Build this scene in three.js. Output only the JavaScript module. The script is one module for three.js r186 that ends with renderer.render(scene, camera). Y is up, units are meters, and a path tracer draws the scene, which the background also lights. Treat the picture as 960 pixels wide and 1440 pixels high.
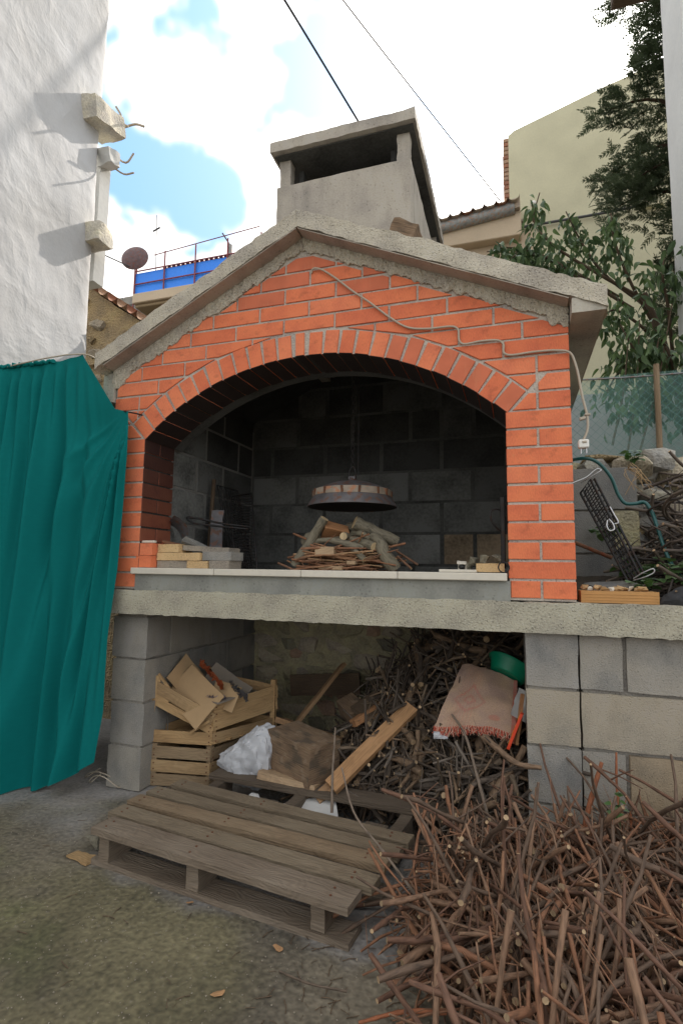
import * as THREE from 'three';
import { mergeGeometries, mergeVertices, toCreasedNormals } from 'three/addons/utils/BufferGeometryUtils.js';
import { ConvexGeometry } from 'three/addons/geometries/ConvexGeometry.js';

// ---------- camera, sky, sun, exposure ----------
const scene = new THREE.Scene();
const camera = new THREE.PerspectiveCamera(87.66, 682 / 1024, 0.05, 2000);
camera.rotation.order = 'YXZ';
camera.position.set(-0.2254, 1.1051, 2.2621);
camera.rotation.set(0.1059, 0.3139, 0.0143);

function rng(seed) { let a = seed >>> 0; return () => { a = (a + 0x6D2B79F5) | 0; let t = Math.imul(a ^ (a >>> 15), 1 | a); t = (t + Math.imul(t ^ (t >>> 7), 61 | t)) ^ t; return ((t ^ (t >>> 14)) >>> 0) / 4294967296; }; }
const PERM = (() => { const r = rng(91), p = new Uint8Array(512); const a = [...Array(256).keys()]; for (let i = 255; i > 0; i--) { const j = Math.floor(r() * (i + 1)); [a[i], a[j]] = [a[j], a[i]]; } for (let i = 0; i < 512; i++) p[i] = a[i & 255]; return p; })();
const fade = t => t * t * t * (t * (t * 6 - 15) + 10), mix = (a, b, t) => a + (b - a) * t, clamp = (x, a = 0, b = 1) => Math.min(b, Math.max(a, x));
const smooth = (a, b, x) => { const t = clamp((x - a) / (b - a)); return t * t * (3 - 2 * t); };
const G3 = new Float32Array(256 * 3), G2 = new Float32Array(512); { const r = rng(17); for (let i = 0; i < 256; i++) { const z = r() * 2 - 1, t = r() * 6.2832, q = Math.sqrt(1 - z * z) * 1.5; G3[i * 3] = q * Math.cos(t); G3[i * 3 + 1] = q * Math.sin(t); G3[i * 3 + 2] = z * 1.5; G2[i * 2] = Math.cos(t) * 1.4; G2[i * 2 + 1] = Math.sin(t) * 1.4; } }
function noise3(x, y, z) {
  let X = Math.floor(x), Y = Math.floor(y), Z = Math.floor(z); x -= X; y -= Y; z -= Z; X &= 255; Y &= 255; Z &= 255; const X1 = (X + 1) & 255, Y1 = (Y + 1) & 255, Z1 = (Z + 1) & 255;
  const u = fade(x), v = fade(y), w = fade(z), a = PERM[X], b = PERM[X1], aa = PERM[a + Y], ab = PERM[a + Y1], ba = PERM[b + Y], bb = PERM[b + Y1]; let g, p, q, r, s;
  g = 3 * PERM[aa + Z]; p = G3[g] * x + G3[g + 1] * y + G3[g + 2] * z; g = 3 * PERM[ba + Z]; q = G3[g] * (x - 1) + G3[g + 1] * y + G3[g + 2] * z; r = p + (q - p) * u;
  g = 3 * PERM[ab + Z]; p = G3[g] * x + G3[g + 1] * (y - 1) + G3[g + 2] * z; g = 3 * PERM[bb + Z]; q = G3[g] * (x - 1) + G3[g + 1] * (y - 1) + G3[g + 2] * z; s = p + (q - p) * u; const lo = r + (s - r) * v; z -= 1;
  g = 3 * PERM[aa + Z1]; p = G3[g] * x + G3[g + 1] * y + G3[g + 2] * z; g = 3 * PERM[ba + Z1]; q = G3[g] * (x - 1) + G3[g + 1] * y + G3[g + 2] * z; r = p + (q - p) * u;
  g = 3 * PERM[ab + Z1]; p = G3[g] * x + G3[g + 1] * (y - 1) + G3[g + 2] * z; g = 3 * PERM[bb + Z1]; q = G3[g] * (x - 1) + G3[g + 1] * (y - 1) + G3[g + 2] * z; s = p + (q - p) * u;
  return lo + (r + (s - r) * v - lo) * w;
}
function noise2(x, y, px, py, sd) {          // repeats after px, py
  let X = Math.floor(x), Y = Math.floor(y); x -= X; y -= Y; X %= px; Y %= py; if (X < 0) X += px; if (Y < 0) Y += py; const X1 = (X + 1) % px, Y1 = (Y + 1) % py, u = fade(x), v = fade(y), a = PERM[(X + sd) & 255], b = PERM[(X1 + sd) & 255]; let g = 2 * PERM[a + (Y & 255)];
  const p = G2[g] * x + G2[g + 1] * y; g = 2 * PERM[b + (Y & 255)]; const q = G2[g] * (x - 1) + G2[g + 1] * y; g = 2 * PERM[a + (Y1 & 255)]; const r = G2[g] * x + G2[g + 1] * (y - 1); g = 2 * PERM[b + (Y1 & 255)]; const s = G2[g] * (x - 1) + G2[g + 1] * (y - 1);
  const l = p + (q - p) * u; return l + (r + (s - r) * u - l) * v;
}
function fbm(u, v, fx, fy, oct, seed = 0) { let s = 0, a = 0.5, n = 0; for (let i = 0; i < oct; i++) { s += a * noise2(u * fx, v * fy, fx, fy, (seed * 7 + i * 37) & 255); n += a; a *= 0.5; fx *= 2; fy *= 2; } return s / n; }
function fbm3(x, y, z, oct) { let s = 0, a = 0.5; for (let i = 0; i < oct; i++) { s += a * noise3(x, y, z + 31.7 * i); a *= 0.5; x *= 2.03; y *= 2.03; z *= 2.03; } return s; }

const SUN = new THREE.Vector3(0.137, 0.65, -0.747).normalize();
{
  // air and clouds: a hazy bright sky with broken white cloud, blue in the gaps
  const W = 1024, H = 512, data = new Float32Array(W * H * 4), d = new THREE.Vector3();
  const gaps = [[-0.55, 0.55, -0.628, 0.0035], [-0.464, 0.594, -0.657, 0.003], [-0.401, 0.61, -0.68, 0.002], [-0.266, 0.705, -0.657, 0.0014], [-0.235, 0.725, -0.645, 0.001], [-0.02, 0.63, -0.776, 0.0016]].map(g => [new THREE.Vector3(g[0], g[1], g[2]).normalize(), g[3]]);
  for (let j = 0; j < H; j++) for (let i = 0; i < W; i++) {
    const th = ((i + 0.5) / W - 0.5) * 2 * Math.PI, el = ((j + 0.5) / H - 0.5) * Math.PI;
    d.set(Math.cos(el) * Math.cos(th), Math.sin(el), Math.cos(el) * Math.sin(th));
    const y = Math.max(d.y, 0), k = (j * W + i) * 4;
    const cs = d.dot(SUN), glow = 2.6 * Math.pow(Math.max(cs, 0), 40) + 0.9 * Math.pow(Math.max(cs, 0), 9);
    const hz = Math.exp(-y * 3.5);
    const s = 1 / (y + 0.35), n = fbm3(d.x * s * 6.5 + 5, d.z * s * 6.5 + 3, d.y * 6 + 1.5, 6);
    let gap = 0; for (const [v, w] of gaps) gap += Math.exp(-(1 - v.dot(d)) / w);
    const c = smooth(-0.16, 0.22, n * 2.3 + 0.34 - 0.62 * Math.min(gap, 1.0));
    const blue = [mix(0.27, 0.50, hz), mix(0.54, 0.72, hz), mix(0.92, 0.95, hz)], wh = [1.32, 1.29, 1.25];
    for (let q = 0; q < 3; q++) data[k + q] = (mix(blue[q], wh[q], c) + glow * [1, 0.97, 0.9][q]) * (d.y < 0 ? 0.5 : 1);
    data[k + 3] = 1;
  }
  const t = new THREE.DataTexture(data, W, H, THREE.RGBAFormat, THREE.FloatType);
  t.mapping = THREE.EquirectangularReflectionMapping; t.magFilter = t.minFilter = THREE.LinearFilter; t.wrapS = THREE.RepeatWrapping; t.needsUpdate = true;
  scene.background = t; scene.environment = t;
}
const sun = new THREE.DirectionalLight(0xfff5e8, 4.6);
sun.position.copy(SUN).multiplyScalar(30).add(new THREE.Vector3(-1, 1, 0)); sun.target.position.set(-1, 1, 0);
sun.castShadow = true; sun.shadow.mapSize.set(4096, 4096);
Object.assign(sun.shadow.camera, { left: -12, right: 12, top: 12, bottom: -12, near: 1, far: 80 });
scene.add(sun, sun.target);
const renderer = new THREE.WebGLRenderer({ antialias: true });
renderer.toneMapping = THREE.LinearToneMapping;
renderer.toneMappingExposure = 1.25;
renderer.shadowMap.enabled = true;

// ---------- textures and materials ----------
function tex(size, metres, fn) {           // fn(u, v) -> [r, g, b (linear), height]
  const c = new Uint8Array(size * size * 4), b = new Uint8Array(size * size * 4);
  const enc = x => { x = clamp(x); return Math.round(255 * (x <= 0.0031308 ? 12.92 * x : 1.055 * Math.pow(x, 1 / 2.4) - 0.055)); };
  for (let j = 0; j < size; j++) for (let i = 0; i < size; i++) {
    const o = fn((i + 0.5) / size, (j + 0.5) / size), k = (j * size + i) * 4;
    c[k] = enc(o[0]); c[k + 1] = enc(o[1]); c[k + 2] = enc(o[2]); c[k + 3] = 255;
    b[k] = b[k + 1] = b[k + 2] = Math.round(255 * clamp(o[3])); b[k + 3] = 255;
  }
  const mk = (d, srgb) => { const t = new THREE.DataTexture(d, size, size); t.wrapS = t.wrapT = THREE.RepeatWrapping; t.magFilter = THREE.LinearFilter; t.minFilter = THREE.LinearMipmapLinearFilter; t.generateMipmaps = true; if (srgb) t.colorSpace = THREE.SRGBColorSpace; t.repeat.set(1 / metres, 1 / metres); t.needsUpdate = true; return t; };
  return { map: mk(c, true), bumpMap: mk(b, false) };
}
function std(rgb, t, bump = 0.002, rough = 0.9, extra = {}) {
  const m = new THREE.MeshStandardMaterial({ roughness: rough, metalness: 0, side: THREE.DoubleSide, ...extra });
  m.color.setRGB(...rgb); if (t) { m.map = t.map; m.bumpMap = t.bumpMap; m.bumpScale = bump; } return m;
}
function dots(u, v, f, sd, share) {           // small round pits or grains scattered one to a cell
  const x = u * f, y = v * f, X = Math.floor(x), Y = Math.floor(y); let best = 0;
  for (let j = -1; j <= 1; j++) for (let i = -1; i <= 1; i++) { const a = ((X + i) % f + f) % f, b = ((Y + j) % f + f) % f, h = PERM[PERM[PERM[(a + sd) & 255] + (b & 255)] + ((a >> 4) & 255)], h2 = PERM[PERM[h] + (sd & 255)]; if (PERM[h2] / 256 > share) continue; const dx = x - X - i - h / 256, dy = y - Y - j - h2 / 256, r = 0.16 + 0.3 * PERM[(h + h2) & 255] / 256; best = Math.max(best, smooth(r, r * 0.45, Math.hypot(dx, dy * (0.8 + h / 500)))); }
  return best;
}
const T = {
  concrete: tex(512, 0.8, (u, v) => { const a = fbm(u, v, 3, 3, 6, 1), b = fbm(u, v, 80, 80, 2, 9), st = fbm(u, v, 12, 2, 4, 5), p = dots(u, v, 60, 20, 0.12); const k = 0.9 + 0.42 * a + 0.14 * b + 0.22 * st - 0.22 * p; return [k, k * 0.985, k * (0.96 - 0.06 * a), 0.5 + 0.2 * a + 0.25 * b - 0.4 * p]; }),
  rough: tex(512, 0.5, (u, v) => { const a = fbm(u, v, 3, 3, 6, 41), b = fbm(u, v, 64, 64, 3, 49), p = dots(u, v, 70, 60, 0.3), q = dots(u, v, 46, 66, 0.25); const k = 0.9 + 0.40 * a + 0.30 * b - 0.36 * p + 0.22 * q; return [k, k * 0.98, k * (0.94 - 0.08 * a), 0.45 + 0.2 * a + 0.3 * b - 0.35 * p + 0.3 * q]; }),
  block: tex(512, 0.6, (u, v) => { const a = fbm(u, v, 3, 3, 5, 71), b = fbm(u, v, 120, 120, 2, 79), st = fbm(u, v, 10, 3, 4, 75), p = dots(u, v, 110, 77, 0.4), q = dots(u, v, 90, 83, 0.3); const k = 0.92 + 0.40 * a + 0.20 * b - 0.20 * p + 0.14 * q + 0.16 * st; return [k * (1 + 0.08 * a), k, k * (0.97 - 0.12 * a), 0.5 + 0.3 * b - 0.4 * p + 0.25 * q]; }),
  brick: tex(512, 0.5, (u, v) => { const a = fbm(u, v, 5, 5, 4, 101), b = fbm(u, v, 110, 40, 2, 105), w = smooth(0.40, 0.56, fbm(u, v, 30, 30, 3, 108)), dk = smooth(0.14, 0.5, fbm(u, v, 9, 12, 4, 111)); const k = 0.93 + 0.22 * a + 0.14 * b - 0.17 * dk; return [mix(k, 0.95, w * 0.4), mix(k * (0.97 + 0.1 * a), 2.1, w * 0.3), mix(k * 0.96, 2.2, w * 0.3), 0.5 + 0.3 * a + 0.4 * b]; }),
  streak: tex(512, 0.5, (u, v) => { const a = fbm(u, v, 5, 5, 4, 131), st = smooth(0.16, 0.5, fbm(u, v, 34, 3, 3, 134)) * smooth(-0.2, 0.3, fbm(u, v, 6, 6, 3, 139)); const k = 0.92 + 0.22 * a; return [mix(k, 0.95, st * 0.6), mix(k, 2.6, st * 0.42), mix(k, 3.6, st * 0.42), 0.5 + 0.3 * a]; }),
  plaster: tex(1024, 2.0, (u, v) => { const w1 = fbm(u, v, 4, 4, 3, 151), q = fbm(u + 0.08 * w1, v + 0.08 * w1, 9, 16, 4, 153), q2 = 1 - Math.abs(fbm(u + 0.05 * w1, v + 0.1 * w1, 14, 9, 3, 157)) * 2.2, f = fbm(u, v, 120, 120, 2, 159), g = fbm(u, v, 3, 3, 4, 155); const k = 0.93 + 0.22 * g + 0.05 * f - 0.06 * smooth(0.1, 0.5, q); return [k, k * (0.99 + 0.02 * g), k * (0.97 + 0.05 * g), 0.45 + 0.45 * q + 0.3 * (q2 - 0.6) + 0.08 * f]; }),
  plain: tex(256, 1.2, (u, v) => { const a = fbm(u, v, 3, 3, 5, 171), f = fbm(u, v, 50, 50, 2, 173); const k = 0.93 + 0.14 * a + 0.05 * f; return [k, k, k * 0.98, 0.5 + 0.3 * f]; }),
  wood: tex(512, 0.7, (u, v) => { const w = fbm(u, v, 3, 6, 3, 191), r = Math.sin((v * 46 + w * 6) * 2 * Math.PI), fi = fbm(u, v, 6, 150, 3, 195), a = fbm(u, v, 3, 5, 4, 197); const k = 0.82 + 0.10 * r * 0.6 + 0.34 * fi + 0.30 * a; return [k, k * (0.97 + 0.06 * a), k * (0.93 + 0.1 * a), 0.5 + 0.15 * r + 0.6 * fi]; }),
  bark: tex(256, 0.16, (u, v) => { const a = fbm(u, v, 4, 18, 4, 211), b = fbm(u, v, 3, 3, 5, 215), e = fbm(u, v, 9, 40, 3, 218); const k = 0.9 + 0.7 * a + 0.55 * b + 0.4 * e; return [k, k, k, 0.5 + 0.8 * a]; }),
  stone: tex(512, 0.6, (u, v) => { const a = fbm(u, v, 4, 4, 6, 231), b = fbm(u, v, 40, 40, 3, 235), r = 1 - Math.abs(fbm(u, v, 6, 6, 4, 238)) * 3; const k = 0.85 + 0.5 * a + 0.25 * b; return [k * (1 + 0.1 * r * a), k * 0.97, k * (0.9 - 0.2 * a), 0.5 + 0.5 * a + 0.5 * b]; }),
  soot: tex(256, 0.7, (u, v) => { const a = fbm(u, v, 3, 3, 5, 251), b = fbm(u, v, 40, 40, 2, 255); const k = 0.8 + 0.8 * a + 0.3 * b; return [k, k, k * 0.97, 0.5 + 0.5 * b]; }),
  cloth: tex(256, 0.1, (u, v) => { const k = 0.96 + 0.06 * fbm(u, v, 6, 6, 3, 271); return [k, k, k, 0.5 + 0.25 * Math.sin(u * 240 * Math.PI) * Math.sin(v * 240 * Math.PI)]; }),
  oldwood: tex(512, 0.4, (u, v) => { const w = fbm(u, v, 3, 4, 4, 601), fi = fbm(u, v, 5, 90, 3, 603), d = smooth(-0.05, 0.35, fbm(u, v, 4, 5, 5, 607)), p = smooth(0.2, 0.4, fbm(u, v, 6, 7, 5, 611)); const k = 0.75 + 0.5 * fi + 0.4 * w; return [k * mix(1.1, 0.6, d) + 0.3 * p, k * mix(1, 0.62, d) + 0.33 * p, k * mix(0.9, 0.62, d) + 0.36 * p, 0.5 + 0.7 * fi + 0.2 * w - 0.3 * d]; }),
  metal: tex(256, 0.3, (u, v) => { const a = fbm(u, v, 5, 5, 5, 291), b = smooth(0.05, 0.3, fbm(u, v, 8, 8, 4, 295)); return [mix(0.8 + a * 0.5, 1.1, b), mix(0.8 + a * 0.5, 0.6, b), mix(0.8 + a * 0.5, 0.42, b), 0.5 + 0.5 * a]; }),
};
const M = {
  brickA: std([0.74, 0.20, 0.085], T.brick, 0.0012, 0.82, { vertexColors: true }), brickB: std([0.69, 0.175, 0.075], T.brick, 0.0012, 0.82, { vertexColors: true }), brickC: std([0.76, 0.22, 0.10], T.brick, 0.0012, 0.82, { vertexColors: true }),
  brickS: std([0.62, 0.165, 0.08], T.streak, 0.001, 0.85, { vertexColors: true }),
  mortar: std([0.50, 0.46, 0.41], T.rough, 0.004, 0.95, { vertexColors: true }), cornice: std([0.50, 0.46, 0.385], T.rough, 0.006, 0.95), cornicePlain: std([0.46, 0.43, 0.37], T.concrete, 0.002, 0.92),
  soffit: std([0.41, 0.36, 0.305], T.concrete, 0.002, 0.95), band: std([0.27, 0.275, 0.25], T.concrete, 0.001, 0.9), ledge: std([0.43, 0.405, 0.325], T.rough, 0.005, 0.95), chimney: std([0.42, 0.385, 0.335], T.concrete, 0.002, 0.92),
  sill: std([0.66, 0.61, 0.52], T.plain, 0.0005, 0.6), floor: std([0.12, 0.115, 0.11], T.soot, 0.002, 0.95),
  blockA: std([0.30, 0.282, 0.257], T.block, 0.003, 0.95), blockB: std([0.33, 0.305, 0.268], T.block, 0.003, 0.95), blockC: std([0.36, 0.315, 0.25], T.block, 0.003, 0.95), blockD: std([0.215, 0.207, 0.195], T.block, 0.003, 0.95), blockE: std([0.36, 0.28, 0.19], T.block, 0.003, 0.95),
  joint: std([0.28, 0.262, 0.235], T.rough, 0.003, 0.95),
  soot1: std([0.045, 0.045, 0.043], T.soot, 0.002, 0.9), soot2: std([0.088, 0.088, 0.084], T.soot, 0.002, 0.92), soot3: std([0.14, 0.141, 0.134], T.soot, 0.002, 0.92), soot4: std([0.215, 0.216, 0.205], T.soot, 0.002, 0.95), soot5: std([0.32, 0.24, 0.16], T.soot, 0.002, 0.95), sootJ: std([0.085, 0.085, 0.08], T.soot, 0.003, 0.95),
  plaster: std([0.54, 0.55, 0.57], T.plaster, 0.0055, 0.9), plasterPlain: std([0.66, 0.66, 0.65], T.plain, 0.002, 0.9), yellow: std([0.60, 0.565, 0.40], T.plain, 0.001, 0.95), beige: std([0.55, 0.44, 0.32], T.plain, 0.001, 0.95), lilac: std([0.55, 0.55, 0.57], T.plain, 0.001, 0.95),
  stone: std([0.42, 0.37, 0.30], T.stone, 0.01, 0.95), stoneTan: std([0.40, 0.31, 0.19], T.stone, 0.02, 0.95), stoneGrey: std([0.34, 0.33, 0.31], T.stone, 0.008, 0.95), stoneMoss: std([0.40, 0.365, 0.25], T.stone, 0.01, 0.95), stonePink: std([0.44, 0.30, 0.22], T.stone, 0.01, 0.95), stoneDark: std([0.22, 0.205, 0.16], T.stone, 0.01, 0.95), corbel: std([0.66, 0.63, 0.56], T.stone, 0.006, 0.9),
  soil: std([0.06, 0.047, 0.034], T.rough, 0.01, 1), tile: std([0.36, 0.17, 0.11], T.stone, 0.004, 0.9), tileGrey: std([0.50, 0.42, 0.36], T.stone, 0.004, 0.9),
  palletA: std([0.225, 0.18, 0.135], T.wood, 0.0025, 0.85), palletB: std([0.25, 0.18, 0.112], T.wood, 0.0025, 0.85), palletC: std([0.205, 0.16, 0.108], T.wood, 0.0025, 0.85), palletD: std([0.12, 0.092, 0.066], T.wood, 0.0025, 0.9),
  crate: std([0.46, 0.30, 0.145], T.wood, 0.001, 0.8), crateB: std([0.40, 0.27, 0.14], T.wood, 0.001, 0.8), crateOld: std([0.31, 0.225, 0.135], T.wood, 0.001, 0.85), card: std([0.42, 0.28, 0.15], T.plain, 0.001, 0.85), cardIn: std([0.24, 0.20, 0.16], T.plain, 0.001, 0.85),
  fresh: std([0.42, 0.235, 0.11], T.wood, 0.0012, 0.8), fresh2: std([0.36, 0.22, 0.115], T.wood, 0.0012, 0.8), pale: std([0.44, 0.31, 0.19], T.wood, 0.001, 0.8), dark: std([0.10, 0.068, 0.042], T.wood, 0.002, 0.9), split: std([0.44, 0.22, 0.10], T.wood, 0.002, 0.85), timber: std([0.135, 0.085, 0.05], T.wood, 0.004, 0.9), timberEnd: std([0.23, 0.165, 0.11], T.oldwood, 0.002, 0.9),
  cane: std([1, 1, 1], T.bark, 0.002, 0.8, { vertexColors: true }), bag: std([0.44, 0.445, 0.46], null, 0, 0.45), paper: std([0.52, 0.51, 0.50], T.plain, 0.001, 0.8),
  teal: std([0.003, 0.150, 0.142], T.cloth, 0.0002, 0.8), bowl: std([0.0, 0.21, 0.11], null, 0, 0.35), red: std([0.72, 0.06, 0.015], null, 0, 0.5), foil: std([0.35, 0.08, 0.03], null, 0, 0.3, { metalness: 0.4 }), foil2: std([0.10, 0.10, 0.11], null, 0, 0.3, { metalness: 0.3 }), foil3: std([0.30, 0.27, 0.36], null, 0, 0.3, { metalness: 0.5 }),
  iron: std([0.035, 0.034, 0.034], T.metal, 0.001, 0.6, { metalness: 0.4 }), lampMetal: std([0.165, 0.155, 0.16], T.metal, 0.0015, 0.6, { metalness: 0.35 }), lampBand: std([0.36, 0.29, 0.22], T.metal, 0.001, 0.7), lampIn: std([0.03, 0.026, 0.024], null, 0, 0.9), zinc: std([0.22, 0.225, 0.235], T.metal, 0.0005, 0.5, { metalness: 0.3 }), chrome: std([0.5, 0.5, 0.5], null, 0, 0.3, { metalness: 0.8 }), rust: std([0.16, 0.07, 0.035], T.metal, 0.001, 0.9),
  fire: std([0.60, 0.42, 0.22], T.rough, 0.002, 0.9), fireGrey: std([0.30, 0.265, 0.22], T.rough, 0.002, 0.9), cable: std([0.40, 0.34, 0.26], null, 0, 0.5), socket: std([0.72, 0.70, 0.64], null, 0, 0.4), hose: std([0.006, 0.075, 0.07], null, 0, 0.28), black: std([0.02, 0.02, 0.02], null, 0, 0.6), wire: std([0.06, 0.06, 0.065], null, 0, 0.6),
  clay: std([0.50, 0.265, 0.095], T.plain, 0.001, 0.85), tarp: std([0.02, 0.24, 0.95], T.plain, 0.001, 0.5), rail: std([0.22, 0.045, 0.05], null, 0, 0.6), dish: std([0.13, 0.075, 0.075], T.metal, 0.0005, 0.6), gutter: std([0.36, 0.37, 0.36], T.metal, 0.0005, 0.5), slate: std([0.2, 0.2, 0.195], T.stone, 0.003, 0.9), winRim: std([0.6, 0.6, 0.6], null, 0, 0.5), pane: std([0.45, 0.5, 0.58], null, 0, 0.1),
};
const leafMat = (r, g, b, tr = 0.35) => { const m = new THREE.MeshPhysicalMaterial({ roughness: 0.75, side: THREE.DoubleSide, transmission: tr, thickness: 0, ior: 1.4 }); m.color.setRGB(r, g, b); return m; };
M.leafA = leafMat(0.09, 0.15, 0.052, 0.45); M.leafB = leafMat(0.11, 0.18, 0.055, 0.45); M.leafC = leafMat(0.06, 0.11, 0.042, 0.4); { const m = new THREE.MeshPhysicalMaterial({ roughness: 0.85, side: THREE.DoubleSide, specularIntensity: 0.25, map: T.cloth.map, bumpMap: T.cloth.bumpMap, bumpScale: 0.0002 }); m.color.setRGB(0.002, 0.150, 0.144); M.teal = m; }
M.weed = leafMat(0.07, 0.16, 0.03); M.conifer = leafMat(0.10, 0.14, 0.065, 0.45);

// ---------- building helpers ----------
const names = {};
const numbered = n => { const k = names[n] = (names[n] ?? -1) + 1; return k ? `${n}_${String(k).padStart(3, '0')}` : n; };
const V = (x, y, z) => new THREE.Vector3(x, y, z);
function tag(o, label, category, group) { o.userData.label = label; o.userData.category = category; if (group) o.userData.group = group; return o; }
function thing(name, label, category, p = [0, 0, 0], turn = 0, group) { const o = new THREE.Group(); o.name = numbered(name); o.position.set(...p); o.rotation.y = turn; scene.add(o); return tag(o, label, category, group); }
function mesh(name, geo, mat, parent) { const m = new THREE.Mesh(geo, mat); m.castShadow = m.receiveShadow = true; m.name = parent ? name : numbered(name); (parent ?? scene).add(m); return m; }
function solo(name, geo, mat, label, category, p = [0, 0, 0], group) { const m = mesh(name, geo, mat); m.position.set(...p); return tag(m, label, category, group); }
function structure(name, geo, mat) { const m = mesh(name, geo, mat); m.userData.kind = 'structure'; return m; }
const R = rng(20240611), rr = (a, b) => a + (b - a) * R();
function uvBox(g, off = [0, 0]) {            // uv in metres, each triangle seen along its main axis
  g = g.index ? g.toNonIndexed() : g; const p = g.attributes.position, uv = new Float32Array(p.count * 2), a = V(), b = V(), c = V();
  for (let i = 0; i < p.count; i += 3) {
    a.fromBufferAttribute(p, i); b.fromBufferAttribute(p, i + 1); c.fromBufferAttribute(p, i + 2); const n = b.clone().sub(a).cross(c.clone().sub(a)); const x = Math.abs(n.x), y = Math.abs(n.y), z = Math.abs(n.z);
    [a, b, c].forEach((q, k) => { const t = z >= x && z >= y ? [q.x, q.y] : y >= x ? [q.x, q.z] : [q.z, q.y]; uv[(i + k) * 2] = t[0] + off[0]; uv[(i + k) * 2 + 1] = t[1] + off[1]; });
  }
  g.setAttribute('uv', new THREE.BufferAttribute(uv, 2)); return g;
}
const off = () => [R() * 3, R() * 3];
function flat(tris, colors) {                // triangles given as a list of points
  const g = new THREE.BufferGeometry(), p = new Float32Array(tris.length * 3); tris.forEach((v, i) => { p[i * 3] = v.x; p[i * 3 + 1] = v.y; p[i * 3 + 2] = v.z; });
  g.setAttribute('position', new THREE.BufferAttribute(p, 3)); if (colors) g.setAttribute('color', new THREE.BufferAttribute(new Float32Array(colors), 3)); g.computeVertexNormals(); return uvBox(g, off());
}
function prism(poly, z0, z1, c = 0.002, shade) {   // a chamfered prism over a convex outline; shade(nx, ny) tints its sides
  const n = poly.length, cx = poly.reduce((s, p) => s + p[0], 0) / n, cy = poly.reduce((s, p) => s + p[1], 0) / n, tr = [], col = [];
  const ins = poly.map(([x, y]) => { const dx = cx - x, dy = cy - y, l = Math.hypot(dx, dy) || 1; return [x + dx / l * c * 1.4, y + dy / l * c * 1.4]; });
  const P = (q, z) => V(q[0], q[1], z), put = (a, b, d, k) => { tr.push(a, b, d); for (let i = 0; i < 3; i++) col.push(k[0], k[1], k[2]); }, w = [1, 1, 1];
  for (let i = 1; i < n - 1; i++) { put(P(ins[0], z1), P(ins[i], z1), P(ins[i + 1], z1), w); put(P(poly[0], z0), P(poly[i + 1], z0), P(poly[i], z0), w); }
  for (let i = 0; i < n; i++) {
    const j = (i + 1) % n, a = poly[i], b = poly[j], l = Math.hypot(b[0] - a[0], b[1] - a[1]) || 1, k = shade ? shade((b[1] - a[1]) / l, -(b[0] - a[0]) / l) : w;
    put(P(a, z0), P(b, z0), P(b, z1 - c), k); put(P(a, z0), P(b, z1 - c), P(a, z1 - c), k); put(P(a, z1 - c), P(b, z1 - c), P(ins[j], z1), k); put(P(a, z1 - c), P(ins[j], z1), P(ins[i], z1), k);
  }
  return flat(tr, col);
}
const clip = (poly, nx, ny, d) => { const o = []; for (let i = 0; i < poly.length; i++) { const a = poly[i], b = poly[(i + 1) % poly.length], da = nx * a[0] + ny * a[1] - d, db = nx * b[0] + ny * b[1] - d; if (da <= 0) o.push(a); if (da * db < 0) { const t = da / (da - db); o.push([a[0] + (b[0] - a[0]) * t, a[1] + (b[1] - a[1]) * t]); } } return o; };
const area = p => p.reduce((s, a, i) => { const b = p[(i + 1) % p.length]; return s + a[0] * b[1] - a[1] * b[0]; }, 0) / 2;
function cbox(w, h, d, c = 0.003) {          // box with chamfered edges, 44 triangles
  const pts = []; for (const x of [-1, 1]) for (const y of [-1, 1]) for (const z of [-1, 1]) { pts.push(V(x * (w / 2 - c), y * (h / 2 - c), z * d / 2), V(x * (w / 2 - c), y * h / 2, z * (d / 2 - c)), V(x * w / 2, y * (h / 2 - c), z * (d / 2 - c))); }
  return uvBox(new ConvexGeometry(pts), off());
}
function rough(g, amp, freq, crease = 0.5, o = off()) {      // uneven surface: vertices pushed about by noise of their place
  g = g.clone(); g.deleteAttribute('normal'); g.deleteAttribute('uv'); g = mergeVertices(g, 1e-4); const p = g.attributes.position, sx = R() * 50, sy = R() * 50;
  for (let i = 0; i < p.count; i++) { const x = p.getX(i), y = p.getY(i), z = p.getZ(i), n = (k) => fbm3(x * freq + sx + k * 17, y * freq + sy, z * freq + k * 5.1, 3) * 2 * amp; p.setXYZ(i, x + n(0), y + n(1), z + n(2)); }
  g.computeVertexNormals(); return uvBox(toCreasedNormals(g, crease), o);
}
const rbox = (w, h, d, amp = 0.003, s = 0.03, freq = 18, max = 60) => { const n = q => Math.min(max, Math.max(1, Math.round(q / s))); return rough(new THREE.BoxGeometry(w, h, d, n(w), n(h), n(d)), amp, freq); };
const at = (g, x, y, z) => g.translate(x, y, z);
function span(m, a, b, up = V(0, 1, 0)) {    // lay a mesh whose length runs along x from point a to point b
  const x = b.clone().sub(a).normalize(), z = x.clone().cross(up).normalize(), y = z.clone().cross(x); m.quaternion.setFromRotationMatrix(new THREE.Matrix4().makeBasis(x, y, z)); m.position.copy(a).add(b).multiplyScalar(0.5); return m;
}
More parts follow.
